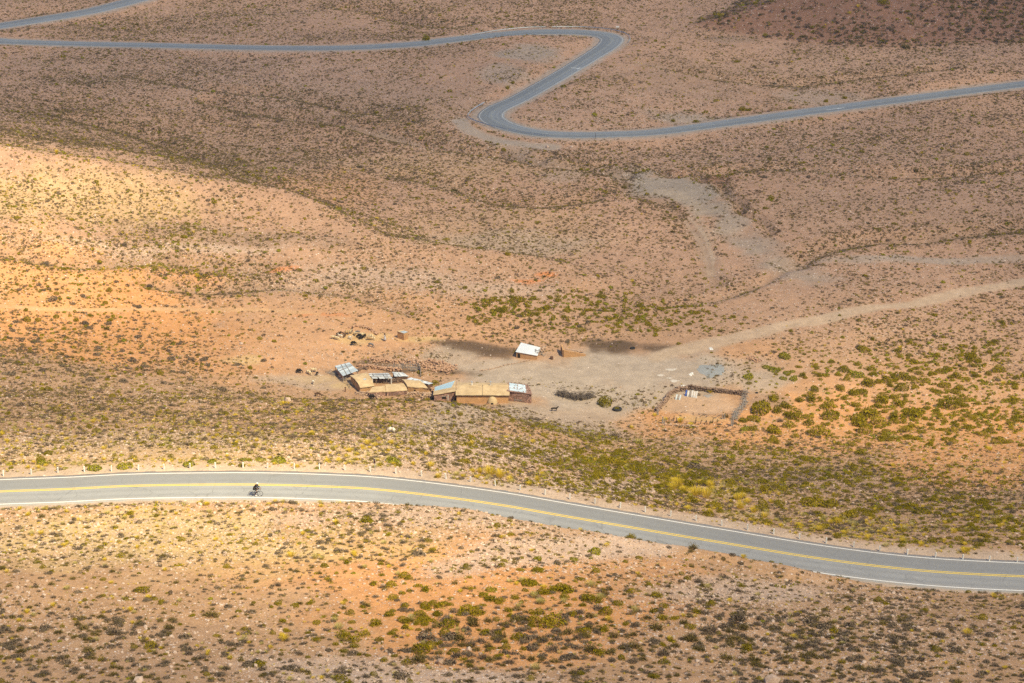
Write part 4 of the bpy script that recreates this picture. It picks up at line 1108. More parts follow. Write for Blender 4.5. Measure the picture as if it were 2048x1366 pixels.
# stone room with the blue and tan roof
h = Hut("stone_house", "stone room with pale blue and tan sloping roof at farmhouse left end", "house", [(867,790),(911.5,781.5),(912,760),(868,774)], [1.25,2.1,2.5,1.5], M_STONE)
h.put('roof', patch(h.c, 4, 4, 0, .09, jit=.015), M_MUD)
h.put('roof_sheet', sheets([lerp2(h.c, .03, .48), lerp2(h.c, .80, .40), lerp2(h.c, .97, .97), lerp2(h.c, .03, .95)], 1, 3), M_BLUE)
w = h.put('window', h.front(.47, .62, .75, .5, .03), M_DARK)
h.put('door_frame', MB().add(h.front(.66, .65, .10, 1.2, .06).v, h.front(.66, .65, .10, 1.2, .06).f), M_WHITEP)
h.put('lintel', h.front(.47, .93, 1.0, .10, .06), M_WOOD)
# long adobe house in the middle
h = Hut("adobe_house", "long adobe house with mud roof and two chimneys behind the clay oven", "house", [(911,790),(1019,790.5),(1017,769.5),(913,770)], [1.65,1.65,2.5,2.5], M_ADOBE)
back = h.c[3].lerp(h.c[2], .5)
bk = [h.c[3] + (h.c[3] - h.c[0]) * .75, h.c[2] + (h.c[2] - h.c[1]) * .75]
for q, z in zip(bk, (1.7, 1.7)): q.z = float(z_at(q.x, q.y)) + z
h.put('roof', patch([h.c[0], h.c[1], h.c[2], h.c[3]], 16, 4, .06, .16, jit=.02), M_MUD)
h.put('rear_roof', patch([h.c[3], h.c[2], bk[1], bk[0]], 10, 3, .04, .16, jit=.02, lift=-.01), M_MUD)
bb = inset([h.c[3], h.c[2], bk[1], bk[0]], .2)
h.put('rear_wall', MB().prism([Vector((p.x, p.y, -.4)) for p in bb], [Vector((p.x, p.y, p.z - .18)) for p in bb]), M_ADOBE)
a, e = lerp2(h.c, .505, -.01), lerp2(h.c, .51, 1.0)
h.put('roof_seam', MB().tube([a + Vector((0, 0, .03)), a.lerp(e, .5) + Vector((0, 0, .08)), e + Vector((0, 0, .05))], .11, 6), M_OVEN)
a, e = lerp2(h.c, -.0, -.02), lerp2(h.c, 1.0, -.02)
h.put('eave_shade', MB().tube([a - Vector((0, 0, .1)), e - Vector((0, 0, .1))], .08, 5), M_DARKW)  # dark tube put in for the shadow line under the roof edge
for u in (.295, .655):
    p = lerp2(h.c, u, .98)
    b = MB().tube([p - Vector((0, 0, .2)), p + Vector((0, 0, .62))], [.13, .10], 8)
    ch = h.put('chimney', b, M_WHITEP)
    MB().lathe((p.x, p.y, p.z + .66), [(.05, -.02), (.19, 0), (.15, .10), (.02, .16)], 10).build('chimney_cap', M_STEEL, ch)
    if u > .5: h.put('roof_brace', MB().tube([p + Vector((.05, -.1, .5)), p + Vector((.42, -.5, -.05))], .035, 5).tube([p + Vector((-.05, -.1, .5)), p + Vector((-.35, -.5, -.05))], .035, 5), M_WOOD)
# right end stone room
h = Hut("stone_house", "stone room with patched pale blue metal roof at farmhouse right end", "house", [(1013.5,781.5),(1064.5,788.5),(1057,769.5),(1016,764.5)], [2.15,1.95,2.15,2.3], M_STONE)
h.put('roof', patch(h.c, 4, 4, 0, .10, jit=.02), M_STONE)
h.put('roof_sheet', sheets([lerp2(h.c, .10, .08), lerp2(h.c, .80, .05), lerp2(h.c, .84, .92), lerp2(h.c, .05, .95)], 2, 3, skew=.02), M_REEL)
b = MB()
for _ in range(26):
    p = lerp2(h.c, random.uniform(.1, .98), random.uniform(.05, .97)) + Vector((0, 0, .12)); s_ = random.uniform(.14, .32); b.rock(p, (s_, s_, s_ * .7), random.random() * 6)
h.put('roof_stones', b, M_STONE)
for t, ww, hh in ((.30, .10, 1.0),): h.put('door_post', h.front(t, .4, ww, hh, .06), M_WOOD)
h.put('plank', h.front(.45, .42, 1.5, .10, .07), M_WOOD)
# white roofed hut
h = Hut("small_hut", "low adobe hut under a bright white metal roof behind the yard", "hut", [(1031,703.5),(1075,711.5),(1081,695),(1042,685)], [1.35,1.0,1.2,1.55], M_ADOBE, .2)
h.put('roof', sheets(h.c, 4, 1, 0, .06, .0, .02), M_WROOF)
b = MB()
for _ in range(16):
    p = lerp2(h.c, random.uniform(.82, 1.03), random.uniform(.15, .75)) + Vector((0, 0, .1)); q = p + Vector((random.uniform(-.5, .5), random.uniform(-.4, .4), random.uniform(0, .35))); b.tube([p, q], .04, 5)
h.put('roof_timber', b, M_WOOD)
h.put('door', h.front(.12, .5, .55, .9, .02), M_DARK)
# cube shaped hut
h = Hut("tool_hut", "tiny square adobe hut standing alone right of the flock", "hut", [(794,662),(807.5,667),(816.6,664),(803,659.5)], [1.55,1.55,1.55,1.55], M_ADOBE, .05)
h.put('roof', patch(h.c, 2, 2, 0, .08, jit=.01), M_MUD)
h.put('roof_slats', sheets([lerp2(h.c, .35, .02), lerp2(h.c, 1.02, .0), lerp2(h.c, 1.02, 1.0), lerp2(h.c, .45, 1.0)], 5, 1, .03, .03, .03, .02), M_ZINC)
# ---- the left compound
h = Hut("corrugated_shed", "open shed under weighted grey corrugated sheets at compound left end", "shed", [(685.5,752.7),(716.4,741.5),(698.6,725),(669.6,732)], [1.35,1.35,1.6,1.6], None, .15)
h.put('roof', sheets(h.c, 1, 6, 0, .03, .004, .05, .03), M_ZINC)
for k_, (u, v) in enumerate(((.02, .02), (.98, .02), (.98, .98), (.02, .98))):
    p = lerp2(h.c, u, v); h.put('post', MB().tube([(p.x, p.y, float(z_at(p.x, p.y)) - .2), (p.x, p.y, p.z - .02)], .07, 6), M_WOOD)
for v in (.35, .62):
    h.put('roof_pole', MB().tube([lerp2(h.c, v - .1, -.03) + Vector((0, 0, .13)), lerp2(h.c, v + .08, 1.03) + Vector((0, 0, .13))], .05, 5), M_WOOD)
h.put('roof_pole', MB().tube([lerp2(h.c, -.02, .45) + Vector((0, 0, .2)), lerp2(h.c, 1.02, .6) + Vector((0, 0, .2))], .05, 5), M_WOOD)
bb = inset(h.c, .35)
h.put('wall', MB().prism([Vector((p.x, p.y, float(z_at(p.x, p.y)) - .3)) for p in (bb[0], bb[0] + (bb[3] - bb[0]) * .08, bb[3], bb[3] + (bb[0] - bb[3]) * .0 + (bb[2] - bb[3]) * .08)], [Vector((p.x, p.y, float(z_at(p.x, p.y)) + 1.05)) for p in (bb[0], bb[0] + (bb[3] - bb[0]) * .08, bb[3], bb[3] + (bb[2] - bb[3]) * .08)]), M_STONE)
h.put('back_wall', MB().prism([Vector((p.x, p.y, float(z_at(p.x, p.y)) - .3)) for p in (bb[3].lerp(bb[2], .1), bb[2], bb[2].lerp(bb[1], .1), bb[3].lerp(bb[0], .1).lerp(bb[2], .1))], [Vector((p.x, p.y, float(z_at(p.x, p.y)) + 1.3)) for p in (bb[3].lerp(bb[2], .1), bb[2], bb[2].lerp(bb[1], .1), bb[3].lerp(bb[0], .1).lerp(bb[2], .1))]), M_STONE)
h = Hut("adobe_barn", "large barn with curved bare mud roof beside the corrugated shed", "barn", [(720,775),(749,771),(733,745),(700,751)], [1.2,1.2,1.5,1.5], M_ADOBE, .15)
h.put('roof', patch(h.c, 8, 10, .42, .14, 'v', .02), M_MUD)
b = sheets([lerp2(h.c, .50, .34), lerp2(h.c, .68, .36), lerp2(h.c, .66, .46), lerp2(h.c, .48, .44)], 2, 2, .42, .04, .02, .05); h.put('roof_patch', b, M_ZINC)
h = Hut("lean_to", "low mud roofed lean-to on a pink stone wall at compound front", "shed", [(737,784.5),(772,783),(770,771),(745,774)], [.95,.95,1.25,1.2], M_STONE, .1)
h.put('roof', patch(h.c, 8, 3, .05, .12, 'v', .02), M_MUD)
h = Hut("lean_to", "wide lean-to with smooth sand coloured mud roof at compound front", "shed", [(772.8,783),(815,780),(808,766.5),(770.5,769)], [1.0,1.05,1.4,1.35], M_STONE, .1)
h.put('roof', patch(h.c, 8, 3, .10, .12, 'v', .02), M_MUD)
h = Hut("adobe_house", "adobe house with arched mud roof at the compound right end", "house", [(815,773),(855,775.5),(838,761),(803.5,758)], [1.5,1.45,1.6,1.65], M_ADOBE, .1)
h.put('roof', patch(h.c, 8, 6, .28, .14, 'v', .02), M_MUD)
h.put('window', h.front(.36, .75, .35, .3, .02), M_DARK)
h.put('step_stone', h.front(.36, .35, .5, .22, .12), M_WHITEP)
h = Hut("sheet_roof_shelter", "shelter with patchy pale sheet roof in the compound courtyard", "shed", [(744,757.5),(784,757),(777,746),(737,747)], [1.3,1.3,1.4,1.4], None, .12)
h.put('roof', sheets(h.c, 6, 2, 0, .03, .006, .06, .04), M_SHEET)
for u, v in ((.03, .05), (.97, .05), (.97, .95), (.03, .95)):
    p = lerp2(h.c, u, v); h.put('post', MB().tube([(p.x, p.y, float(z_at(p.x, p.y)) - .2), (p.x, p.y, p.z - .02)], .08, 6), M_WHITEP)
h.put('back_wall', MB().prism([Vector((p.x, p.y, -.3)) for p in (lerp2(h.c, .05, .9), lerp2(h.c, .95, .9), lerp2(h.c, .95, .98), lerp2(h.c, .05, .98))], [Vector((p.x, p.y, p.z - .12)) for p in (lerp2(h.c, .05, .9), lerp2(h.c, .95, .9), lerp2(h.c, .95, .98), lerp2(h.c, .05, .98))]), M_DARKST)
for v in (.3, .75): h.put('roof_pole', MB().tube([lerp2(h.c, -.02, v) + Vector((0, 0, .14)), lerp2(h.c, 1.02, v - .1) + Vector((0, 0, .14))], .045, 5), M_WOOD)
h = Hut("sheet_roof_shelter", "small sagging shelter roofed with white sheets beside the corral", "shed", [(790,753.5),(818,752.5),(805,745),(783.6,744)], [1.25,1.2,1.35,1.4], M_DARKST, .25)
h.put('roof', sheets(h.c, 4, 2, 0, .03, .008, .07, .06), M_SHEET)
h = Hut("sheet_roof_shelter", "long narrow shelter of bright white sheets ending by the blue roof", "shed", [(813,759.5),(857,769.5),(867,766.5),(821,755)], [1.25,1.25,1.35,1.35], M_DARKST, .2)
h.put('roof', sheets(h.c, 5, 1, 0, .03, .01, .08, .02), M_WROOF)
h.put('roof_pole', MB().tube([lerp2(h.c, .5, -.1) + Vector((0, 0, .14)), lerp2(h.c, .56, 1.1) + Vector((0, 0, .14))], .05, 5), M_DARKW)
h.put('roof_pole', MB().tube([lerp2(h.c, 0, -.05) + Vector((0, 0, .1)), lerp2(h.c, 1, -.05) + Vector((0, 0, .1))], .05, 5), M_DARKW)

# clay oven
p = G(984.5, 806.5); r_ = 10.5 / ppm(p)
t = empty("clay_oven", p); tag(t, "dome shaped clay oven in front of the long adobe house", "oven")
prof = [(r_ * math.cos(a) * (1.0 if a > .2 else 1.03), r_ * 1.5 * math.sin(a)) for a in np.linspace(0, 1.45, 9)]
o = MB().lathe((0, 0, 0), [(r_ * 1.05, -.3)] + prof, 18).build('dome', M_OVEN, t, True)
MB().box((0, -r_ * .96, .28), (.42, .12, .42), jit=.01).build('oven_mouth', M_DARK, t)
MB().lathe((0, 0, 0), [(r_ * 1.25, -.35), (r_ * 1.22, .10), (r_ * 1.0, .12)], 18).build('base', M_STONE, t)
# terrace of packed orange earth before it
def stone_line(name, label, cat, pts, height, width, m, size, gaps=0.0, slump=.3, batter=True):
    """dry stones piled along a line on the ground"""
    P = spline(np.array([[*ground(a, b)] for a, b in pts]), .22); bm_ = MB(); seed_h = random.random() * 50
    org = P[len(P) // 2].copy()
    for i in range(len(P)):
        hh = height * (1 + slump * float(fbm(np.array([P[i, 0]]), np.array([P[i, 1]]), 2.5, 2, 91)[0]) * 1.5)
        if random.random() < gaps: hh *= .35
        z = 0.0
        while z < hh:
            s_ = size * random.uniform(.55, 1.6); w_ = width * (1 - .4 * z / max(height, .1))
            for side in ((-1, 1) if width > size * 1.2 else (0,)):
                bm_.rock((P[i, 0] - org[0] + side * w_ * .3 + random.gauss(0, .22) * width, P[i, 1] - org[1] + side * w_ * .3 + random.gauss(0, .22) * width, float(z_at(P[i, 0], P[i, 1])) - org[2] + z + s_ * .3), (s_ * 1.25, s_, s_ * .85), random.random() * 6)
            z += s_ * .62
    o = bm_.build(name, m, loc=tuple(org)); tag(o, label, cat); return o
M_ROCKS = mat("loose_pink_rocks", (.47, .34, .25), (.35, .235, .165), 2.5, .95, .5)
M_ROCKM = mat('shade_mixed_rocks', (.34, .24, .18), (.18, .12, .09), 2.5, .95, .5); M_ROCKB = mat("loose_brown_rocks", (.22, .15, .11), (.14, .095, .072), 2.5, .95, .5)  # first: pinkish stones with the shadows between them mixed into the colour
M_ROCKR = mat("loose_red_rocks", (.47, .30, .20), (.34, .20, .13), 2.5, .95, .5)
stone_line("rubble_wall", "low pink rubble wall curving along the back of the compound", "wall", [(716,733),(745,737),(775,741),(800,743)], .55, .5, M_ROCKR, .3)
stone_line("rubble_bank", "collapsed red stone bank above the dark corral ground", "wall", [(742,722),(770,723),(800,725),(835,729),(862,738),(886,741),(899,733)], .45, 1.3, M_ROCKR, .34, .3, .6)
stone_line("rubble_wall", "rubble foundation of pink stones under the compound front", "wall", [(722,788),(745,790),(780,790),(812,789),(850,791)], .5, .5, M_ROCKS, .28, .25)
stone_line("stone_row", "thin row of pale stones along the yard's upper edge", "stones", [(960,742),(985,738),(1010,731),(1035,726),(1062,720)], .14, .2, M_ROCKS, .2, .3)
stone_line("stone_ring", "tumbled stones piled above the resting flock", "stones", [(700,656),(716,653),(735,657),(748,664),(756,671)], .3, .5, M_ROCKR, .3, .3)
stone_line("rubble_heap", "small heap of reddish rubble beside the stone room's left wall", "stones", [(846,796),(856,792),(864,795)], .5, .7, M_ROCKS, .3)
stone_line("pen_wall", "dark brown dry stone wall closing the pen's back side", "wall", [(1376,778),(1400,781),(1430,784),(1460,787),(1488,790)], .78, .5, M_ROCKB, .26, 0, .15)
stone_line("pen_wall", "broken line of stones along the pen's left side", "wall", [(1373,781),(1352,784),(1340,792),(1331,805),(1320,815),(1314,824)], .85, .5, M_ROCKM, .3, .2)
stone_line('pen_wall', 'low tumbled stones along the pen front between the sticks', 'wall', [(1328,850),(1350,851),(1372,853),(1396,854)], .22, .4, M_ROCKS, .22, .55)
for lab_, pts_, h_, w_, m_, s_ in (
 ("scattered pink rubble in front of the barn and lean-to", [(715,786),(730,792),(760,795)], .3, 1.2, M_ROCKS, .24), ("red rubble sliding down behind the corral", [(850,722),(880,728),(905,738),(890,746)], .35, 1.6, M_ROCKR, .3),
 ("pile of stones between the adobe house and stone room", [(858,778),(868,783),(872,792)], .5, .8, M_ROCKR, .28), ("broken courtyard wall behind the front lean-tos", [(748,764),(768,766),(800,764)], .8, .4, M_ROCKB, .26), ("stone stub wall beside the corrugated shed", [(716,744),(722,738),(736,740)], .6, .45, M_ROCKB, .27),
 ("rubble lying at the white roofed hut's right side", [(1080,706),(1088,700),(1090,694)], .4, .7, M_ROCKS, .26), ("reddish stones dumped beside the dirt track", [(1498,716),(1510,720),(1520,724)], .3, .9, M_ROCKR, .3)):
    stone_line("rubble_heap", lab_, "stones", pts_, h_, w_, m_, s_, .3, .6)
# ruined adobe enclosure
def adobe_wall(name, label, pts, hs, wid, m):
    P = [G(a, b) for a, b in pts]; org = P[0].copy(); b = MB()
    for i in range(len(P) - 1):
        A, B = P[i] - org, P[i + 1] - org; d = (B - A); d.z = 0; d.normalize(); n = Vector((-d.y, d.x, 0)) * wid / 2
        A2 = A - d * (.0 if i else wid / 2)
        seg = max(2, int((B - A).length / .4))
        for q in range(seg):
            u0, u1 = q / seg, (q + 1) / seg
            a_, b_ = A2.lerp(B, u0), A2.lerp(B, u1); h0 = hs[i] * (1 - u0) + hs[i + 1] * u0; h1 = hs[i] * (1 - u1) + hs[i + 1] * u1
            h0 += .06 * math.sin(7 * q + i); h1 += .06 * math.sin(7 * (q + 1) + i)
            b.prism([a_ - n - Vector((0, 0, .3)), b_ - n - Vector((0, 0, .3)), b_ + n - Vector((0, 0, .3)), a_ + n - Vector((0, 0, .3))], [a_ - n + Vector((0, 0, h0)), b_ - n + Vector((0, 0, h1)), b_ + n + Vector((0, 0, h1)), a_ + n + Vector((0, 0, h0))])
    o = b.build(name, m, loc=tuple(org)); tag(o, label, "wall"); return o
o = adobe_wall("ruined_wall", "roofless ruined adobe wall with stones on top beside dark manure patch", [(1123,703),(1127,714),(1150,713),(1171,711)], [1.5, 1.5, 1.0, .35], .35, M_ADOBE)
b = MB(); org = o.location
for k_ in range(14):
    p = G(1132 + k_ * 2.6, 706 + random.uniform(-1, 1)) - org; b.rock((p.x, p.y, p.z + .9 - k_ * .05), (.4, .35, .3), k_)
b.build("coping_stones", M_ROCKS, o)
b = MB(); p0 = G(1124, 706) - org; b.box((p0.x, p0.y - .25, p0.z + .75), (.45, .2, 1.5), jit=.03); b.build("door_jamb", M_DARKW, o)
# corral of palisade fence
P = spline(np.array([[*ground(a, b)] for a, b in [(777,741),(800,738),(820,737),(836,738),(841,745),(842,755)]]), .33)
t = empty("corral_fence", tuple(P[len(P) // 2])); tag(t, "grey stake fence closing the corral behind the white shelters", "fence"); off = Vector(P[len(P) // 2])
for i in range(len(P)):
    p = Vector(P[i]) - off; hh = random.uniform(1.0, 1.5); lean = Vector((random.uniform(-.12, .12), random.uniform(-.1, .1), 0))
    MB().tube([p - Vector((0, 0, .2)), p + Vector((0, 0, hh)) + lean], [.085, .06], 5).build("stake", M_WOOD, t)
for z in (.35, .8):
    MB().tube([Vector(q) - off + Vector((0, .09, z)) for q in P[::3]], .04, 5).build("rail", M_WOOD, t)
q = G(828, 742) - off
gate = MB()
for k_ in range(4): gate.box((q.x, q.y - .12, q.z + .25 + .22 * k_), (1.5, .05, .10))
gate.box((q.x - .7, q.y - .17, q.z + .55), (.08, .05, 1.1)); gate.box((q.x + .7, q.y - .17, q.z + .55), (.08, .05, 1.1))
gate.build("gate", M_WOOD, t)

def sticks(name, label, cat, pts, n, spread, height, m, length, rad=.035, planks=0):
    P = spline(np.array([[*ground(a, b)] for a, b in pts]), .1); org = P[len(P) // 2].copy(); b = MB()
    for i in range(n):
        c = P[random.randrange(len(P))] - org
        x, y = c[0] + random.gauss(0, spread), c[1] + random.gauss(0, spread)
        z = float(z_at(x + org[0], y + org[1])) - org[2] + abs(random.gauss(0, .5)) * height * .6
        L = random.uniform(.5, 1.2) * length; a = random.random() * 6.283; e = random.uniform(-.2, .65)
        d = Vector((math.cos(a) * math.cos(e), math.sin(a) * math.cos(e), math.sin(e))) * L / 2
        c_ = Vector((x, y, z + abs(d.z)))
        mid = c_ + Vector((random.uniform(-.1, .1), random.uniform(-.1, .1), random.uniform(-.05, .1)))
        b.tube([c_ - d, mid, c_ + d], [rad, rad * .9, rad * .5], 4)
    o = b.build(name, m, loc=tuple(org)); tag(o, label, cat); return o
random.seed(33)
sticks("brushwood_heap", "long heap of grey brushwood lying on the open yard", "firewood", [(1116,790),(1130,794),(1150,798),(1168,798),(1183,793)], 620, .42, 1.9, M_BRUSH, 1.1)
sticks("branch_fence", "tangled grey branch fence along the pen's right side", "fence", [(1486,786),(1490,797),(1489,808),(1480,820),(1471,830),(1468,842)], 230, .30, .95, M_WOOD, 1.3, .04)
sticks("driftwood_heap", "grey fallen branches across the pen's open front", "firewood", [(1352,828),(1370,827),(1400,830),(1420,832),(1445,836)], 16, .25, .1, M_BRUSH, 1.6, .04)
sticks("pole_heap", "pale poles lying beside the compound's lower left corner", "firewood", [(684,758),(694,768),(704,776)], 12, .25, .25, M_WOOD, 2.6, .05)
sticks("scrap_heap", "broken timber piled beside the white roofed hut", "firewood", [(1078,708),(1084,712),(1080,700)], 26, .3, .5, M_WOOD, 1.2, .045)
sticks("scrap_heap", "jumbled planks in the compound courtyard", "firewood", [(756,765),(780,762),(800,760)], 40, .5, .4, M_WOOD, 1.3, .05)
sticks("scrap_heap", "grey scrap timber beside the corrugated shed's left side", "firewood", [(657,745),(664,748),(670,752)], 30, .4, .3, M_WOOD, 1.1, .04)
# front posts of the pen: one wire fence
t = empty("picket_fence", G(1395, 846)); tag(t, "row of thin dark sticks across the pen's front", "fence"); off = Vector(G(1395, 846))
for x_, y_, hh, ln in ((1338,846,1.2,0),(1347,842,1.1,.1),(1353,846,1.15,-.05),(1390,848,1.45,.2),(1400,849,.95,.25),(1408,849,.85,.4),(1414,849,.8,-.1),(1419,849,.7,.1),(1425,846,1.0,.1),(1434,846,.8,.05),(1374,848,.5,0)):
    p = G(x_, y_) - off; MB().tube([p - Vector((0, 0, .2)), p + Vector((ln, 0, hh))], .065, 5).build("stake", M_DARKW, t)
MB().tube([G(x_, y_) - off + Vector((0, 0, .55)) for x_, y_ in ((1327,847),(1338,846),(1353,846),(1374,848),(1390,848),(1414,849),(1434,846),(1452,842))], .012, 4).build("wire", M_STEEL, t)
def post_bundle(name, label, px, py, n, hh, sp):
    p = G(px, py); t = empty(name, p); tag(t, label, "post")
    for _ in range(n):
        a, b_ = random.uniform(-sp, sp), random.uniform(-sp, sp) * .5
        MB().tube([(a, b_, -.2), (a + random.uniform(-.1, .1), b_, hh * random.uniform(.7, 1))], [.09, .07], 6).build("stake", M_WOOD, t)
post_bundle("gate_post", "bundle of grey stakes at the pen's front left corner", 1326.5, 847, 5, 1.5, .28)
post_bundle("gate_post", "pair of grey stakes halfway along the pen's left side", 1316, 830, 3, 1.3, .15)
post_bundle("gate_post", "short grey stumps bundled inside the pen's front right", 1447, 838, 5, 1.2, .25)
post_bundle("gate_post", "grey stake bundle at the pen's lower right corner", 1464.5, 852, 5, 1.9, .22)
post_bundle("gate_post", "single tall dark stake at the pen's back right corner", 1494, 789, 1, 1.4, .02)
# things in the pen's back left corner
def leaning(name, label, cat, px0, px1, hh, n, mats):
    A, B = G(*px0), G(*px1); off = A.copy(); t = empty(name, A); tag(t, label, cat); d = B - A
    for i in range(n):
        a = A + d * ((i + .1) / n); c = A + d * ((i + .85) / n); up = Vector((.25, .55, hh * random.uniform(.85, 1.05)))
        vs = [a - off, c - off, c - off + up, a - off + up]; nn = Vector((0, -.04, 0))
        b = MB().prism([vs[0], vs[1], vs[1] + nn, vs[0] + nn], [vs[3], vs[2], vs[2] + nn, vs[3] + nn])
        b.build("board", mats[i % len(mats)], t)
    return t
leaning("leaning_boards", "blue and white boards leaning in the pen's back left corner", "boards", (1369,792), (1394,796), 1.15, 6, [M_BLUEP, M_CLOTH, M_WOOD, M_CLOTH, M_WHITEP, M_CLOTH])
leaning("leaning_boards", "small grey boards leaning near the pen's left wall", "boards", (1350,799), (1361,800), .95, 3, [M_ZINC, M_WOOD, M_ZINC])
def rag(name, label, cat, px, py, w, dpt, hgt, m, seed):
    """something thin and crumpled lying on the ground, with a ragged outline"""
    random.seed(seed); p = G(px, py); n, rings = 26, 5; s_ = 1 / ppm(p); vs = []
    for q in range(rings + 1):
        for k_ in range(n):
            a = 2 * math.pi * k_ / n; f = q / rings
            o_ = 1 + 1.1 * float(fbm(np.array([math.cos(a) * 1.4 + seed * 3.1]), np.array([math.sin(a) * 1.4]), 1.0, 4, seed)[0])
            x, y = math.cos(a) * f * o_ * w * s_ / 2, math.sin(a) * f * o_ * dpt * s_ / 2
            vs.append((x, y, float(z_at(p.x + x, p.y + y)) - p.z + .015 + hgt * (1 - f * f) * random.uniform(.5, 1.1)))
    N = len(vs)
    fs = [(q * n + k_, q * n + (k_ + 1) % n, (q + 1) * n + (k_ + 1) % n, (q + 1) * n + k_) for q in range(rings) for k_ in range(n)]
    vs += [(x, y, z - .06) for x, y, z in vs]
    fs += [tuple(N + q for q in f[::-1]) for f in fs] + [(rings * n + k_, rings * n + (k_ + 1) % n, N + rings * n + (k_ + 1) % n, N + rings * n + k_) for k_ in range(n)]
    o = MB().add(vs, fs).build(name, m, loc=tuple(p)); tag(o, label, cat); return o
M_LIMEP = mat("white_powder", (.56, .52, .47), (.44, .38, .32), 3, .95, .3)
rag("tarpaulin", "white tarpaulin heaped at the pen's back left corner", "tarpaulin", 1365, 776, 17, 20, .55, M_CLOTH, 3)
rag("plastic_bag", "white plastic scrap lying left of the grey gravel patch", "litter", 1383, 748, 8, 14, .2, M_CLOTH, 5)
rag("plastic_bag", "white plastic scrap on the bare ground beside the dirt track", "litter", 1422, 697, 8, 14, .2, M_CLOTH, 6)
rag("lime_spill", "widest white powder spill on the grey yard", "spill", 1342, 739, 24, 8, .02, M_LIMEP, 7)
rag("lime_spill", "white powder spill nearest to the stone pen", "spill", 1349, 762, 16, 8, .02, M_LIMEP, 8)
rag("lime_spill", "faint white powder spill at the left of the group", "spill", 1321, 751, 11, 6, .02, M_LIMEP, 9)
rag("lime_spill", "small white powder spill in the middle of the group", "spill", 1340, 756, 12, 5, .02, M_LIMEP, 10)
rag("gravel_heap", "flat patch of grey gravel dumped above the stone pen", "gravel", 1421, 741, 42, 52, .14, mat("grey_gravel", (.30, .31, .31), (.22, .225, .225), 6, .95, .6), 12)
rag("board_pile", "flat grey board lying inside the pen below its back wall", "boards", 1417, 791, 14, 16, .06, M_WOOD, 13)
def tyre(label, px, py, dia, tilt=0.0, z=0.0, fat=.28):
    p = G(px, py); R0 = dia / 2
    t = empty("old_tyre", (p.x, p.y, p.z + z)); tag(t, label, "tyre"); t.rotation_euler = (tilt, 0, 0)
    w = R0 * fat
    MB().torus((0, 0, w * .8), R0 - w, w, n=30, m=10).build("tyre_tread", M_RUB, t, True)
    MB().lathe((0, 0, w * .8), [(R0 - 1.9 * w, -.02), (R0 - 1.8 * w, .02)], 20).build("tyre_bead", M_DARK, t)
tyre("black tyre lying at the edge of the dark manure patch", 1265.5, 697, 1.1)
tyre("black tyre standing on the pen wall corner", 1352.5, 781, .8, 1.1, .35)
tyre("small black tyre lying outside the pen's right corner", 1513.5, 786, .62)
# halved tractor tyre used as trough
p = G(1234.5, 820); t = empty("feed_trough", p); tag(t, "black tractor tyre trough filled with green weeds", "trough")
MB().torus((0, 0, .22), .68, .24, n=32, m=10).build("tyre_tread", M_RUB, t, True)
V_, F_ = dome_leaves(120, .16, 777, .5); link("weeds", np_mesh("weeds", V_, F_), t, M_GREEN, loc=(0, .1, .25), scl=(.6, .55, .5))
# drum
p = G(1103.5, 718.5); t = empty("oil_drum", p); tag(t, "rusty brown drum standing on the yard near the white roof", "drum")
M_RUST = mat("rusty_drum", (.16, .085, .055), (.10, .06, .045), 5, .8, .2)
MB().lathe((0, 0, 0), [(.31, 0), (.33, .02), (.31, .05), (.31, .27), (.33, .29), (.31, .31), (.31, .52), (.33, .55), (.31, .6)], 18).build("barrel", M_RUST, t, True)
MB().lathe((0, 0, .58), [(.29, 0), (.28, .015)], 18).build("lid", M_DARK, t)
p = G(690.6, 783.5); t = empty("tethering_post", p); tag(t, "short brown wooden post before the compound's lower left corner", "post")
MB().tube([(0, 0, -.2), (.03, 0, 1.0)], [.12, .09], 7).build("stake", M_RUST, t); MB().box((.02, 0, .9), (.34, .1, .12)).build("crosspiece", M_RUST, t)

# ---------------------------------------------------------------- beside the roads
POSTS = [(7,951.4),(62.5,948.4),(116,945),(169,943.3),(223,941.8),(277,940),(328,938),(380,936),(431,935.7),(486,935),(535,936),(588.5,937),(639,938),(690,940),(741,943),(792,947),(843.5,952),(892,957.5),(941,963.5),(991,971.5),(1040.5,980),(1090,989),(1140,998),(1190,1007),(1240,1015.5),(1290.5,1024),(1341.5,1032),(1392.5,1041),(1444,1051),(1495,1059.5),(1547.5,1068),(1599,1077.5),(1652,1086),(1707.5,1094),(1759.5,1102),(1814.5,1109),(1870,1115),(1925,1119.5),(1978,1122.5),(2034,1125)]
random.seed(44)
pm = MB(); w = .07
pm.add([(-w, -w, -.25), (w, -w, -.25), (w, w, -.25), (-w, w, -.25), (-w, -w, .68), (w, -w, .68), (w, w, .68), (-w, w, .68), (-w * .6, -w * .6, .73), (w * .6, -w * .6, .73), (w * .6, w * .6, .73), (-w * .6, w * .6, .73)],
       [(3, 2, 1, 0), (0, 1, 5, 4), (1, 2, 6, 5), (2, 3, 7, 6), (3, 0, 4, 7), (4, 5, 9, 8), (5, 6, 10, 9), (6, 7, 11, 10), (7, 4, 8, 11), (8, 9, 10, 11)])
post_me = pm.mesh("roadside_post"); post_me.materials.append(M_POSTW)
for i, (a, b) in enumerate(POSTS):
    p = G(a, b + .5)
    o = link("roadside_post", post_me, None, None, tuple(p), (random.gauss(0, .05), random.gauss(0, .06), random.uniform(-.4, .4)))
    lab = "short white post on the outer verge of the near road"
    if abs(a - 741) < 1: lab = "short white post standing just left of the red chevron sign"
    elif i == 0: lab = "leftmost short white post on the near road's verge"
    elif i == len(POSTS) - 1: lab = "rightmost short white post on the near road's verge"
    tag(o, lab, "post", "white posts along the near road")

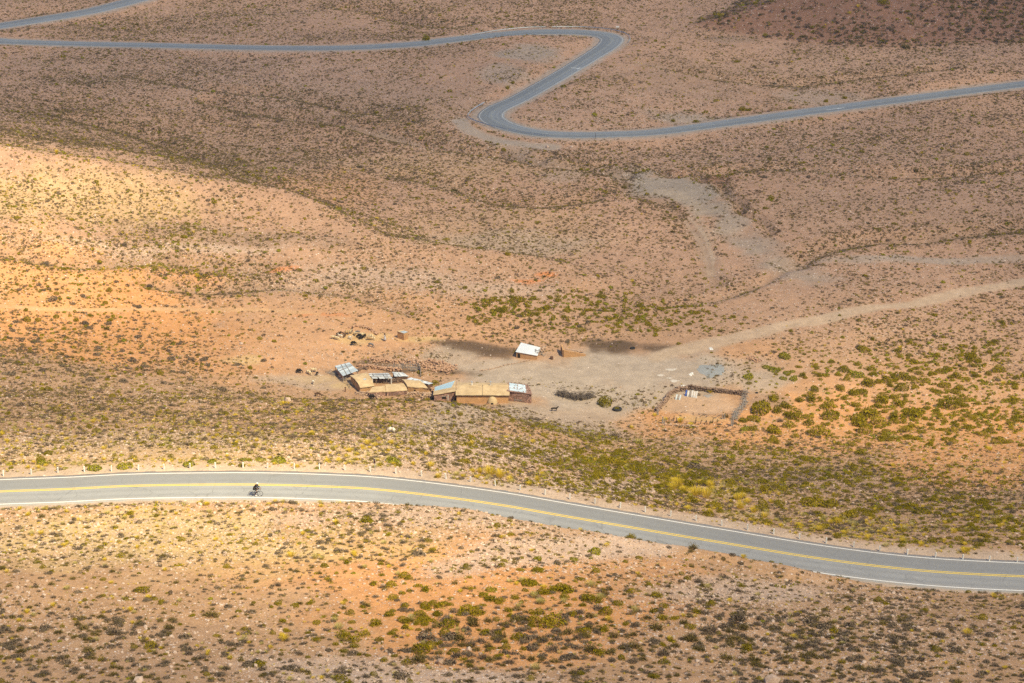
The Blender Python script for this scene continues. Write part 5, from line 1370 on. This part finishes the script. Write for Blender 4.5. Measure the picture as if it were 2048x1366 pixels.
# chevron sign
p = G(750, 942); t = empty("chevron_sign", p, R(-52)); tag(t, "narrow chevron road sign on a thin post beside the near road", "road sign")
MB().tube([(0, 0, -.2), (0, 0, 1.62)], .035, 8).build("post", M_STEEL, t)
M_SIGNY = mat("pale_sign_face", (.70, .62, .40), (.62, .54, .34), 4, .5, .05); M_MAROON = mat("maroon_sign_paint", (.16, .012, .03), (.12, .01, .02), 4, .5, .05)
pl = MB().box((0, -.05, 1.33), (.50, .02, .68)).build("sign_panel", M_SIGNY, t)
ch = MB(); d0 = -.064
for sg in (1, -1):
    q = [(-.20, sg * .33), (.03, sg * .33), (.24, 0), (.01, 0)]
    vs = [(x, d0, 1.33 + z) for x, z in q] + [(x, d0 - .006, 1.33 + z) for x, z in q]
    f = [(4, 5, 6, 7), (3, 2, 1, 0), (0, 1, 5, 4), (1, 2, 6, 5), (2, 3, 7, 6), (3, 0, 4, 7)]
    ch.add(vs, f if sg < 0 else [g_[::-1] for g_ in f])
ch.build("chevron", M_MAROON, pl)

# guard rails on the far bends
def guard_rail(label, pts, step=4.0):
    P = spline(np.array([[*ground(a, b)] for a, b in pts]), .8); P[:, 2] = smooth1(P[:, 2], 7); off = P[len(P) // 2].copy()
    t = empty("guard_rail", tuple(off)); tag(t, label, "guard rail")
    N = normals2(P); prof = [(0, .42), (.06, .47), (0, .55), (.06, .63), (0, .72)]; vs = []; n, m = len(P), len(prof) * 2
    for i in range(n):
        for k_, (o, z) in enumerate(prof + [(o_ - .02, z_) for o_, z_ in prof[::-1]]):
            vs.append((P[i, 0] - off[0] + N[i, 0] * o, P[i, 1] - off[1] + N[i, 1] * o, P[i, 2] - off[2] + z))
    fs = [(i * m + k_, i * m + (k_ + 1) % m, (i + 1) * m + (k_ + 1) % m, (i + 1) * m + k_) for i in range(n - 1) for k_ in range(m)]
    MB().add(vs, fs).build("rail", M_STEEL, t)
    for i in range(2, n, max(1, int(step / .8))):
        x, y, z = P[i] - off; MB().box((x - N[i, 0] * .1, y - N[i, 1] * .1, z + .25), (.12, .12, .95)).build("post", M_STEEL, t)
guard_rail("grey guard rail round the far road's lower hairpin bend", [(969,208),(950,219),(938.5,229),(937,238),(956.7,247),(986,255.5),(1030,265),(1070,271),(1105.6,275.5)])
guard_rail("bright new guard rail along the far road before the upper bend", [(944.5,72.5),(991,64),(1049.5,58),(1096,56.5)])
guard_rail("grey guard rail round the far road's upper right bend", [(1104,56.5),(1162,56.5),(1210.6,60),(1245,67),(1260,77),(1257,86)])
p = G(1235, 58); t = empty("road_sign", p); tag(t, "small blank white sign board behind the upper right bend", "road sign")
for sx in (-.4, .4): MB().tube([(sx, .03, -.2), (sx, .03, .9)], .04, 6).build("post", M_STEEL, t)
MB().box((0, 0, .75), (1.15, .03, .55)).build("sign_panel", M_WHITEP, t)
p = G(1191, 277); t = empty("marker_pole", p); tag(t, "thin dark marker pole on the far road's lower edge", "pole")
MB().tube([(0, 0, -.2), (0, 0, 1.5)], [.07, .05], 6).build("pole", M_DARKW, t); MB().lathe((0, 0, 1.5), [(.06, 0), (.04, .05)], 6).build("pole_cap", M_DARKW, t)

# ---------------------------------------------------------------- animals and people
def skin_mesh(name, V, E, Rr, levels=1, root=0):
    me = bpy.data.meshes.new(name); me.from_pydata([tuple(v) for v in V], E, [])
    o = bpy.data.objects.new(name, me); COL.objects.link(o)
    sm = o.modifiers.new("s", 'SKIN'); sm.use_smooth_shade = True
    o.modifiers.new("d", 'SUBSURF').levels = levels
    for i, r_ in enumerate(Rr):
        sv = me.skin_vertices[0].data[i]; rr = r_ if isinstance(r_, tuple) else (r_, r_); sv.radius = rr; sv.use_root = (i == root)
    dg_ = bpy.context.evaluated_depsgraph_get(); out = bpy.data.meshes.new_from_object(o.evaluated_get(dg_)); out.name = name
    bpy.data.objects.remove(o); bpy.data.meshes.remove(me)
    return out
class Sk:
    def __init__(s): s.v = []; s.e = []; s.r = []
    def add(s, p, r_, frm=None):
        s.v.append(p); s.r.append(r_)
        if frm is not None: s.e.append((frm, len(s.v) - 1))
        return len(s.v) - 1
    def chain(s, frm, pts):
        for p, r_ in pts: frm = s.add(p, r_, frm)
        return frm
    def mesh(s, name, levels=1): return skin_mesh(name, s.v, s.e, s.r, levels)
def beast(name, graze=0, k=1.0, body=.20, leg=.5, neck=.0):
    s = Sk()
    mid = s.add((0, 0, leg + .12), (body, body * 1.12))
    hip = s.chain(mid, [((-.22, 0, leg + .13), (body * .98, body * 1.08)), ((-.40, 0, leg + .12), (body * .8, body * .88))])
    s.chain(hip, [((-.50, 0, leg + .14), .05), ((-.56, 0, leg - .02), .03)])
    sh = s.chain(mid, [((.22, 0, leg + .11), (body * .95, body * 1.12)), ((.36, 0, leg + .14), (body * .7, body * .9))])
    if graze: nk = [((.50, 0, leg + .02), .085), ((.60, 0, leg - .18), .07), ((.63, 0, leg - .33), .075), ((.70, 0, leg - .46), .045)]
    else: nk = [((.48, 0, leg + .28 + neck), .09), ((.55, 0, leg + .42 + neck), .075), ((.66, 0, leg + .42 + neck), .07), ((.78, 0, leg + .35 + neck), .042)]
    ids = []; f = sh
    for p, r_ in nk: f = s.add(p, r_, f); ids.append(f)
    hx, hy, hz = nk[1 if not graze else 2][0]
    for sy in (-1, 1): s.chain(ids[1 if not graze else 2], [((hx - .03, sy * .11, hz + .03), .022), ((hx - .05, sy * .16, hz + .0), .012)])
    for sy in (-1, 1):
        s.chain(hip, [((-.40, sy * .11, leg - .02), .075), ((-.34, sy * .12, leg - .18), .05), ((-.43, sy * .12, leg - .30), .034), ((-.40, sy * .12, .04), .028), ((-.37, sy * .12, .02), .03)])
        s.chain(sh, [((.32, sy * .11, leg - .05), .06), ((.31, sy * .11, leg - .26), .034), ((.32, sy * .11, .04), .028), ((.35, sy * .11, .02), .03)])
    return s.mesh(name)
SHEEP = beast("sheep", 0, body=.21); SHEEPG = beast("sheep", 1, body=.21); GOAT = beast("goat", 0, body=.165, leg=.56, neck=.05); GOATG = beast("goat", 1, body=.17, leg=.52)
DOG = beast("dog", 0, body=.13, leg=.38, neck=-.08)
def fleece(name, a, b): return mat(name, a, b, 5, .95, .5)
M_BLK = fleece("black_fleece", (.014, .012, .012), (.028, .024, .022)); M_CRM = fleece("cream_fleece", (.62, .50, .32), (.50, .40, .25)); M_WHT = fleece("white_fleece", (.70, .64, .54), (.58, .52, .43)); M_BRN = fleece("brown_fleece", (.10, .055, .035), (.07, .04, .028)); M_GRY = fleece("grey_fleece", (.17, .165, .175), (.10, .098, .10)); M_TAN = fleece("tan_fleece", (.46, .31, .16), (.36, .24, .13))
def animal(kind, me, m, px, py, rz, sc, label, group=None):
    p = G(px, py); c = me.copy(); c.materials.clear(); c.materials.append(m)
    o = link(kind, c, None, None, (p.x, p.y, p.z - .01), (0, 0, R(rz)), (sc * 1.14,) * 3); tag(o, label, kind, group); return o
FL = "flock resting by the rubble ring"
for row in [
 ("goat", GOAT, M_BLK, 677, 672, 20, .82, "black and grey goat at the flock's upper left edge"), ("goat", GOAT, M_BRN, 683, 670.5, 200, .75, "reddish brown goat behind the white goat in the flock"), ("goat", GOAT, M_WHT, 681, 675.5, 170, .75, "white goat at the flock's left side"),
 ("goat", GOAT, M_BRN, 689.5, 675.5, 60, .75, "dark brown goat facing away in the middle of the flock"), ("sheep", SHEEP, M_TAN, 694, 669.5, 10, .95, "large tan sheep at the flock's upper middle"), ("sheep", SHEEP, M_CRM, 699, 668, 30, .85, "cream sheep beside the tall black goat"),
 ("goat", GOAT, M_BLK, 703.5, 666, 80, .95, "tall black goat standing behind the flock"), ("sheep", SHEEP, M_CRM, 710, 671.5, 300, .85, "cream sheep facing the camera right of the tall black goat"), ("goat", GOATG, M_GRY, 714.5, 668.5, 190, .9, "blue grey goat at the back of the flock"),
 ("sheep", SHEEPG, M_BLK, 719, 676.5, 160, 1.0, "big black sheep at the flock's right middle"), ("sheep", SHEEP, M_BLK, 722.5, 679, 20, .85, "black sheep half hidden behind the big black sheep"), ("sheep", SHEEP, M_CRM, 725.5, 673.5, 200, .9, "cream sheep between two black animals"), ("goat", GOAT, M_BLK, 730.5, 675.5, 280, .9, "black goat facing the camera at the flock's right"),
 ("sheep", SHEEPG, M_CRM, 741.5, 676.5, 190, .9, "cream sheep at the flock's right end"), ("sheep", SHEEPG, M_TAN, 738, 680.5, 10, .85, "tan sheep lying low at the flock's lower right"), ("goat", GOAT, M_WHT, 700.5, 679, 330, .8, "white goat in front of the flock's centre"),
 ("sheep", SHEEP, M_CRM, 667, 678, 200, .8, "cream sheep at the flock's far left"), ("sheep", SHEEPG, M_CRM, 673.5, 680, 350, .85, "cream sheep grazing at the flock's lower left"), ("sheep", SHEEPG, M_CRM, 746, 680.5, 170, .8, "cream sheep grazing at the lower right beside the shepherd"),
 ("sheep", SHEEPG, M_BLK, 707, 691, 15, 1.0, "black sheep grazing apart below the flock"), ("goat", GOATG, M_GRY, 742, 694, -20, .95, "grey goat with white belly grazing below the flock"),
 ("sheep", SHEEPG, M_BLK, 598, 746.5, 10, 1.0, "black sheep alone on the open ground left of compound"), ("sheep", SHEEPG, M_CRM, 617.5, 749, 330, .95, "cream sheep grazing beside the lone black sheep"), ("sheep", SHEEP, M_CRM, 627.7, 744.5, 200, .95, "cream sheep standing by the small black goat"), ("goat", GOAT, M_BLK, 634.5, 751, 260, .8, "small black goat beside two cream sheep"),
 ("sheep", SHEEP, M_WHT, 626.5, 768.5, 290, .8, "white sheep facing the camera below the cream pair"), ("goat", GOATG, M_BRN, 635.5, 793.5, 5, 1.0, "dark brown goat walking along the ridge crest"), ("sheep", SHEEPG, M_BLK, 744, 799, 5, 1.1, "black sheep grazing on the ridge before the compound"), ("sheep", SHEEPG, M_WHT, 783, 866, 170, .95, "pale sheep grazing on the stony slope above the road")]:
    animal(*row, group=FL if 660 < row[3] < 750 and row[4] < 682 else None)
animal("dog", DOG, M_BLK, 1108.5, 822, 5, 1.05, "black dog walking across the bare yard")

# hands: palm with four fingers and a thumb, closed round a grip
def hand_chain(s, wrist, frm, d, palm_n, side, size=1.0, curl=1.1):
    d = Vector(d).normalized(); n = Vector(palm_n).normalized(); sd_ = d.cross(n).normalized() * side; w = Vector(wrist)
    palm = s.add(tuple(w + d * .05 * size), (.03 * size, .022 * size), frm)
    kn = s.add(tuple(w + d * .085 * size), (.032 * size, .016 * size), palm)
    for i, (o, L) in enumerate(((-.03, .070), (-.010, .080), (.011, .075), (.03, .058))):
        b = w + d * .095 * size + sd_ * o * size; f = s.add(tuple(b), .0095 * size, kn); a = 0.35
        for q in range(3):
            a += curl * (.55 + .06 * i); v = d * math.cos(a) + n * math.sin(a); b = b + v * L * size / 3 * 1.1; f = s.add(tuple(b), (.0088 - .001 * q) * size, f)
    b = w + d * .035 * size - sd_ * .035 * size; f = s.add(tuple(b), .011 * size, palm)
    for q, v in enumerate((-sd_ * .7 + d * .5 + n * .35, d * .75 + n * .65)):
        b = b + v.normalized() * .032 * size; f = s.add(tuple(b), (.0105 - .0015 * q) * size, f)

M_SKIN = mat("tanned_skin", (.30, .165, .105), (.26, .14, .09), 3, .6, .05); M_NAVY = mat("black_navy_jacket", (.018, .02, .035), (.012, .013, .024), 4, .8, .2); M_SHORT = mat("black_cycling_shorts", (.012, .012, .013), (.02, .02, .022), 4, .7, .1)
M_LEGW = mat("dark_leg_warmers", (.055, .03, .032), (.04, .022, .025), 4, .8, .1); M_SHOE = mat("white_shoes", (.72, .72, .70), (.55, .55, .54), 6, .6, .1); M_HELM = mat("white_helmet_shell", (.78, .77, .72), (.70, .68, .6), 4, .35, .02, .5); M_HAIR = mat("black_hair", (.012, .01, .01), (.02, .016, .014), 8, .6, .2)
M_SKIRT = mat("pale_grey_skirt", (.46, .45, .48), (.34, .33, .37), 4, .9, .2); M_HAT = mat("black_felt_hat", (.015, .014, .014), (.025, .022, .02), 4, .9, .1); M_FRAME = mat("dark_bicycle_paint", (.02, .02, .024), (.03, .03, .034), 4, .35, .02, .5); M_SILV = mat("silver_alloy", (.55, .55, .56), (.45, .45, .46), 4, .3, .02, .5, .8); M_EYE = mat("dark_eye", (.01, .008, .008), (.015, .012, .01), 4, .3, .0, .5)

def head(s, frm, neck, hc, fwd, sc=1.0):
    """neck, skull, jaw, nose and ears of one continuous body"""
    f = Vector(fwd).normalized(); up = Vector((0, 0, 1)); up = (up - f * up.dot(f)).normalized(); sd_ = f.cross(up); h = Vector(hc)
    n_ = s.add(tuple(neck), .055 * sc, frm)
    c = s.add(tuple(h - f * .015 * sc), (.082 * sc, .095 * sc), n_)
    s.add(tuple(h + up * .075 * sc - f * .01 * sc), .062 * sc, c)
    j = s.add(tuple(h - up * .075 * sc + f * .04 * sc), .048 * sc, c)
    s.chain(c, [(tuple(h + f * .085 * sc - up * .005 * sc), .022 * sc), (tuple(h + f * .115 * sc - up * .025 * sc), .012 * sc)])
    for q in (-1, 1): s.add(tuple(h + sd_ * q * .095 * sc - up * .005 * sc), .018 * sc, c)
    return f, up, sd_
def face(parent, hc, f, up, sd_, sc=1.0):
    h = Vector(hc)
    for q in (-1, 1): MB().rock(h + f * .088 * sc + sd_ * q * .034 * sc + up * .018 * sc, (.024, .024, .018)).build("eye", M_EYE, parent)
    MB().box(h + f * .094 * sc - up * .06 * sc, (.014, .045, .012), math.atan2(f.y, f.x)).build("mouth", M_LEGW, parent)

# ---- cyclist: a person of its own, and the bicycle under it
gp = at_height(511.5, 991.3, 49.5)
dN, sN, vN = poly_dist(np.array([gp[0]]), np.array([gp[1]]), ROAD_N)
gz = float(vN[0, 2]) + .012 - .06 * float(dN[0]) / 3.65
iN = int(np.argmin((ROAD_N[:, 0] - gp[0]) ** 2 + (ROAD_N[:, 1] - gp[1]) ** 2)); tN = ROAD_N[iN + 1] - ROAD_N[iN - 1]; yaw = math.atan2(tN[1], tN[0]); pitch = math.atan2(tN[2], math.hypot(tN[0], tN[1]))
bike = empty("bicycle", (gp[0], gp[1], gz)); bike.rotation_euler = (0, -pitch, yaw); tag(bike, "thin dark road bicycle ridden along the near lane", "bicycle")
RW = .335; XR, XF = -.50, .52
def wheel(x):
    o = MB().torus((0, 0, 0), RW - .019, .019, 'Y', 40, 8).build("wheel", M_RUB, bike, True, loc=(x, 0, RW))
    MB().torus((0, 0, 0), RW - .043, .009, 'Y', 40, 6).build("rim", M_SILV, o, True)
    sp = MB()
    for k_ in range(20):
        a = 2 * math.pi * k_ / 20; sp.tube([(.02 * math.cos(a + 1), (-1) ** k_ * .03, .02 * math.sin(a + 1)), ((RW - .046) * math.cos(a), 0, (RW - .046) * math.sin(a))], .0014, 3)
    sp.build("spokes", M_SILV, o); MB().tube([(0, -.05, 0), (0, .05, 0)], .02, 8).build("hub", M_SILV, o)
wheel(XR); wheel(XF)
BB, ST, SE, HT, HB = (-.07, 0, .28), (-.21, 0, .80), (-.235, 0, .93), (.36, 0, .86), (.39, 0, .68)
MB().tube([BB, ST], .018, 8).tube([ST, (HT[0], 0, .83)], .017, 8).tube([BB, HB], .02, 8).tube([HT, HB], .022, 8).tube([BB, (XR, .06, RW)], .010, 6).tube([BB, (XR, -.06, RW)], .010, 6).tube([(ST[0], .0, .78), (XR, .06, RW)], .009, 6).tube([(ST[0], 0, .78), (XR, -.06, RW)], .009, 6).build("frame", M_FRAME, bike)
MB().tube([HB, (.43, .05, .56), (XF, .055, RW)], .012, 6).tube([HB, (.43, -.05, .56), (XF, -.055, RW)], .012, 6).build("fork", M_FRAME, bike)
MB().tube([ST, SE], .014, 6).build("seat_post", M_SILV, bike)
sd2 = Sk(); a_ = sd2.add((-.32, 0, .95), (.065, .02)); sd2.chain(a_, [((-.22, 0, .955), (.04, .018)), ((-.10, 0, .95), (.018, .014))]); link("saddle", sd2.mesh("saddle"), bike, M_RUB)
MB().tube([HT, (.345, 0, .93), (.43, 0, .96)], .014, 6).build("stem", M_FRAME, bike)
MB().tube([(.60, -.21, .80), (.62, -.21, .88), (.55, -.21, .96), (.43, -.20, .965), (.43, 0, .965), (.43, .20, .965), (.55, .21, .96), (.62, .21, .88), (.60, .21, .80)], .013, 6).build("handlebar", M_RUB, bike)
for sy in (-1, 1): MB().tube([(.57, sy * .21, .96), (.60, sy * .21, 1.02)], .014, 6).build("brake_lever", M_RUB, bike)
ck = MB().tube([(-.07, -.07, .28), (-.035, -.075, .12)], .011, 6).tube([(-.07, .07, .28), (-.105, .075, .44)], .011, 6).tube([(-.07, -.075, .28), (-.07, .075, .28)], .02, 8).build("crank", M_SILV, bike)
MB().torus((-.07, -.055, .28), .09, .006, 'Y', 24, 4).build("chain_ring", M_FRAME, ck)
for x, y, z in ((-.035, -.115, .115), (-.105, .115, .445)): MB().box((x, y, z), (.09, .07, .02)).build("pedal", M_RUB, bike)
MB().tube([(-.07, -.055, .37), (XR, -.055, RW + .035)], .005, 4).tube([(-.07, -.055, .19), (XR, -.055, RW - .035)], .005, 4).build("chain", M_RUB, bike)

rider = empty("person", tuple(bike.location)); rider.rotation_euler = bike.rotation_euler
tag(rider, "cyclist in dark jacket and white helmet bent over a bicycle", "person")
HIP, CH, NK, HD = Vector((-.22, 0, 1.03)), Vector((.04, 0, 1.33)), Vector((.13, 0, 1.46)), Vector((.21, 0, 1.60))
def rider_arms(s, chest, r_):
    out = []
    for sy in (-1, 1):
        sh = s.add((.08, sy * .18, 1.40), r_ + .012, chest); el = s.add((.28, sy * .24, 1.18), r_ - .004, sh); out.append((s.add((.50, sy * .215, 1.035), r_ - .016, el), sy))
    return out
LEGS = {-1: [(-.17, -.11, 1.00), (.20, -.12, .70), (-.06, -.115, .22)], 1: [(-.17, .11, 1.00), (.27, .12, .88), (-.10, .115, .55)]}
s = Sk(); hp = s.add(tuple(HIP), (.135, .11)); ch_ = s.chain(hp, [((-.10, 0, 1.19), (.13, .10)), (tuple(CH), (.155, .11))])
f_, u_, sd_ = head(s, ch_, NK, HD, (1, 0, -.12))
for wr, sy in rider_arms(s, ch_, .042): hand_chain(s, s.v[wr], wr, (.9, 0, -.25), (.15, 0, -1), sy)
for sy, L in LEGS.items():
    kf = s.chain(hp, [(L[0], .085), (tuple((Vector(L[0]) + Vector(L[1])) / 2), .072), (L[1], .052), (tuple(Vector(L[1]) * .6 + Vector(L[2]) * .4 + Vector((-.03, 0, 0))), .05), (L[2], .034)])
    s.chain(kf, [((L[2][0] + .03, L[2][1], L[2][2] - .07), .036), ((L[2][0] + .15, L[2][1], L[2][2] - .085), .03)])
body = link("body", s.mesh("body"), rider, M_SKIN); face(rider, HD, f_, u_, sd_)
s = Sk(); hp = s.add((-.21, 0, 1.05), (.165, .145)); ch_ = s.chain(hp, [((-.10, 0, 1.19), (.168, .135)), (tuple(CH), (.19, .145)), ((.11, 0, 1.44), (.10, .09))])
for sy in (-1, 1): s.chain(2, [((.08, sy * .18, 1.40), .092), ((.28, sy * .24, 1.18), .078), ((.47, sy * .218, 1.055), .058)])
link("jacket", s.mesh("jacket"), rider, M_NAVY)
s = Sk(); hp = s.add(tuple(HIP), (.165, .14))
for sy, L in LEGS.items(): s.chain(hp, [(L[0], .112), (tuple((Vector(L[0]) + Vector(L[1])) / 2), .096), (tuple(Vector(L[0]) * .2 + Vector(L[1]) * .8), .080)])
link("shorts", s.mesh("shorts"), rider, M_SHORT)
for sy, L in LEGS.items():
    s = Sk(); a_ = s.add(tuple(Vector(L[0]) * .14 + Vector(L[1]) * .86), .070); s.chain(a_, [(L[1], .068), (tuple(Vector(L[1]) * .6 + Vector(L[2]) * .4 + Vector((-.03, 0, 0))), .066), (tuple(Vector(L[1]) * .08 + Vector(L[2]) * .92), .040)]); link("leg_warmer", s.mesh("leg_warmer"), rider, M_LEGW)
    x, y, z = L[2]; s = Sk(); a_ = s.add((x - .03, y, z - .075), .042); s.chain(a_, [((x + .04, y, z - .07), .05), ((x + .13, y, z - .085), .042), ((x + .19, y, z - .09), .026)]); s.add((x, y, z - .01), .044, 0); link("shoe", s.mesh("shoe"), rider, M_SHOE)
hv, hf = [], []
b = MB()
prof = [(.118 * math.cos(a) + .002, .10 * math.sin(a)) for a in np.linspace(.02, 1.5, 8)]
hm = b.lathe((0, 0, 0), prof, 18).build("helmet", M_HELM, rider, True, loc=(HD.x - .005, 0, HD.z + .035), rot=(0, .12, 0), scl=(1.18, .92, 1.05))
MB().tube([(HD.x + .0, -.098, HD.z + .05), (HD.x + .03, -.07, HD.z - .085), (HD.x + .03, .07, HD.z - .085), (HD.x, .098, HD.z + .05)], .006, 5).build("chin_strap", M_RUB, rider)

# ---- shepherd
p = G(769.8, 682); sh_ = empty("person", tuple(p), R(150)); tag(sh_, "shepherd in black hat and pale skirt standing right of the flock", "person")
s = Sk(); hp = s.add((0, 0, .86), (.135, .11)); ch_ = s.chain(hp, [((0, 0, 1.03), (.12, .095)), ((0, 0, 1.22), (.15, .10))])
f_, u_, sd_ = head(s, ch_, Vector((.01, 0, 1.36)), Vector((.03, 0, 1.49)), (1, 0, -.1))
for sy in (-1, 1):
    wr = s.chain(ch_, [((0, sy * .18, 1.28), .052), ((-.02, sy * .23, 1.04), .042), ((.08, sy * .22, .84), .03)]); hand_chain(s, s.v[wr], wr, (.15, 0, -1), (1, 0, .1), sy, 1.0, .5)
    s.chain(hp, [((0, sy * .09, .78), .085), ((.01, sy * .09, .44), .055), ((0, sy * .09, .08), .038), ((.08, sy * .09, .04), .038), ((.15, sy * .09, .03), .028)])
link("body", s.mesh("body"), sh_, M_SKIN); face(sh_, (.03, 0, 1.49), f_, u_, sd_)
s = Sk(); hp = s.add((0, 0, .92), (.15, .12)); ch_ = s.chain(hp, [((0, 0, 1.05), (.145, .115)), ((0, 0, 1.22), (.168, .118)), ((0, 0, 1.33), (.085, .08))])
for sy in (-1, 1): s.chain(2, [((0, sy * .18, 1.28), .068), ((-.02, sy * .23, 1.04), .056), ((.07, sy * .222, .87), .044)])
link("shawl", s.mesh("shawl"), sh_, M_SKIRT)
MB().lathe((0, 0, 0), [(.30, .20), (.27, .5), (.20, .80), (.16, .96)], 14).build("skirt", M_SKIRT, sh_, True)
MB().lathe((.02, 0, 1.55), [(.19, 0), (.195, .012), (.105, .03), (.10, .12), (.07, .15), (.01, .155)], 16).build("hat", M_HAT, sh_, True)
for sy in (-1, 1): MB().tube([(-.06, sy * .07, 1.5), (-.10, sy * .07, 1.3), (-.13, sy * .06, 1.1)], [.03, .026, .014], 6).build("braid", M_HAIR, sh_)

# ---------------------------------------------------------------- thin dusty air over the whole valley
zlo, zhi = float(GZ.min()) - 1.0, float(max(GZ.max(), CAM_H)) + 8.0
k = NT("thin_dusty_air"); pv = k.n("VolumePrincipled"); pv.inputs["Density"].default_value = .00009; pv.inputs["Color"].default_value = (.86, .88, .96, 1); pv.inputs["Anisotropy"].default_value = .2
k.l(pv.outputs[0], k.out.inputs[1])
tag(MB().box((0, 0, (zlo + zhi) / 2), (13400, 13400, zhi - zlo)).build("haze", k.m), "thin pale dusty haze hanging over the valley", kind="stuff")
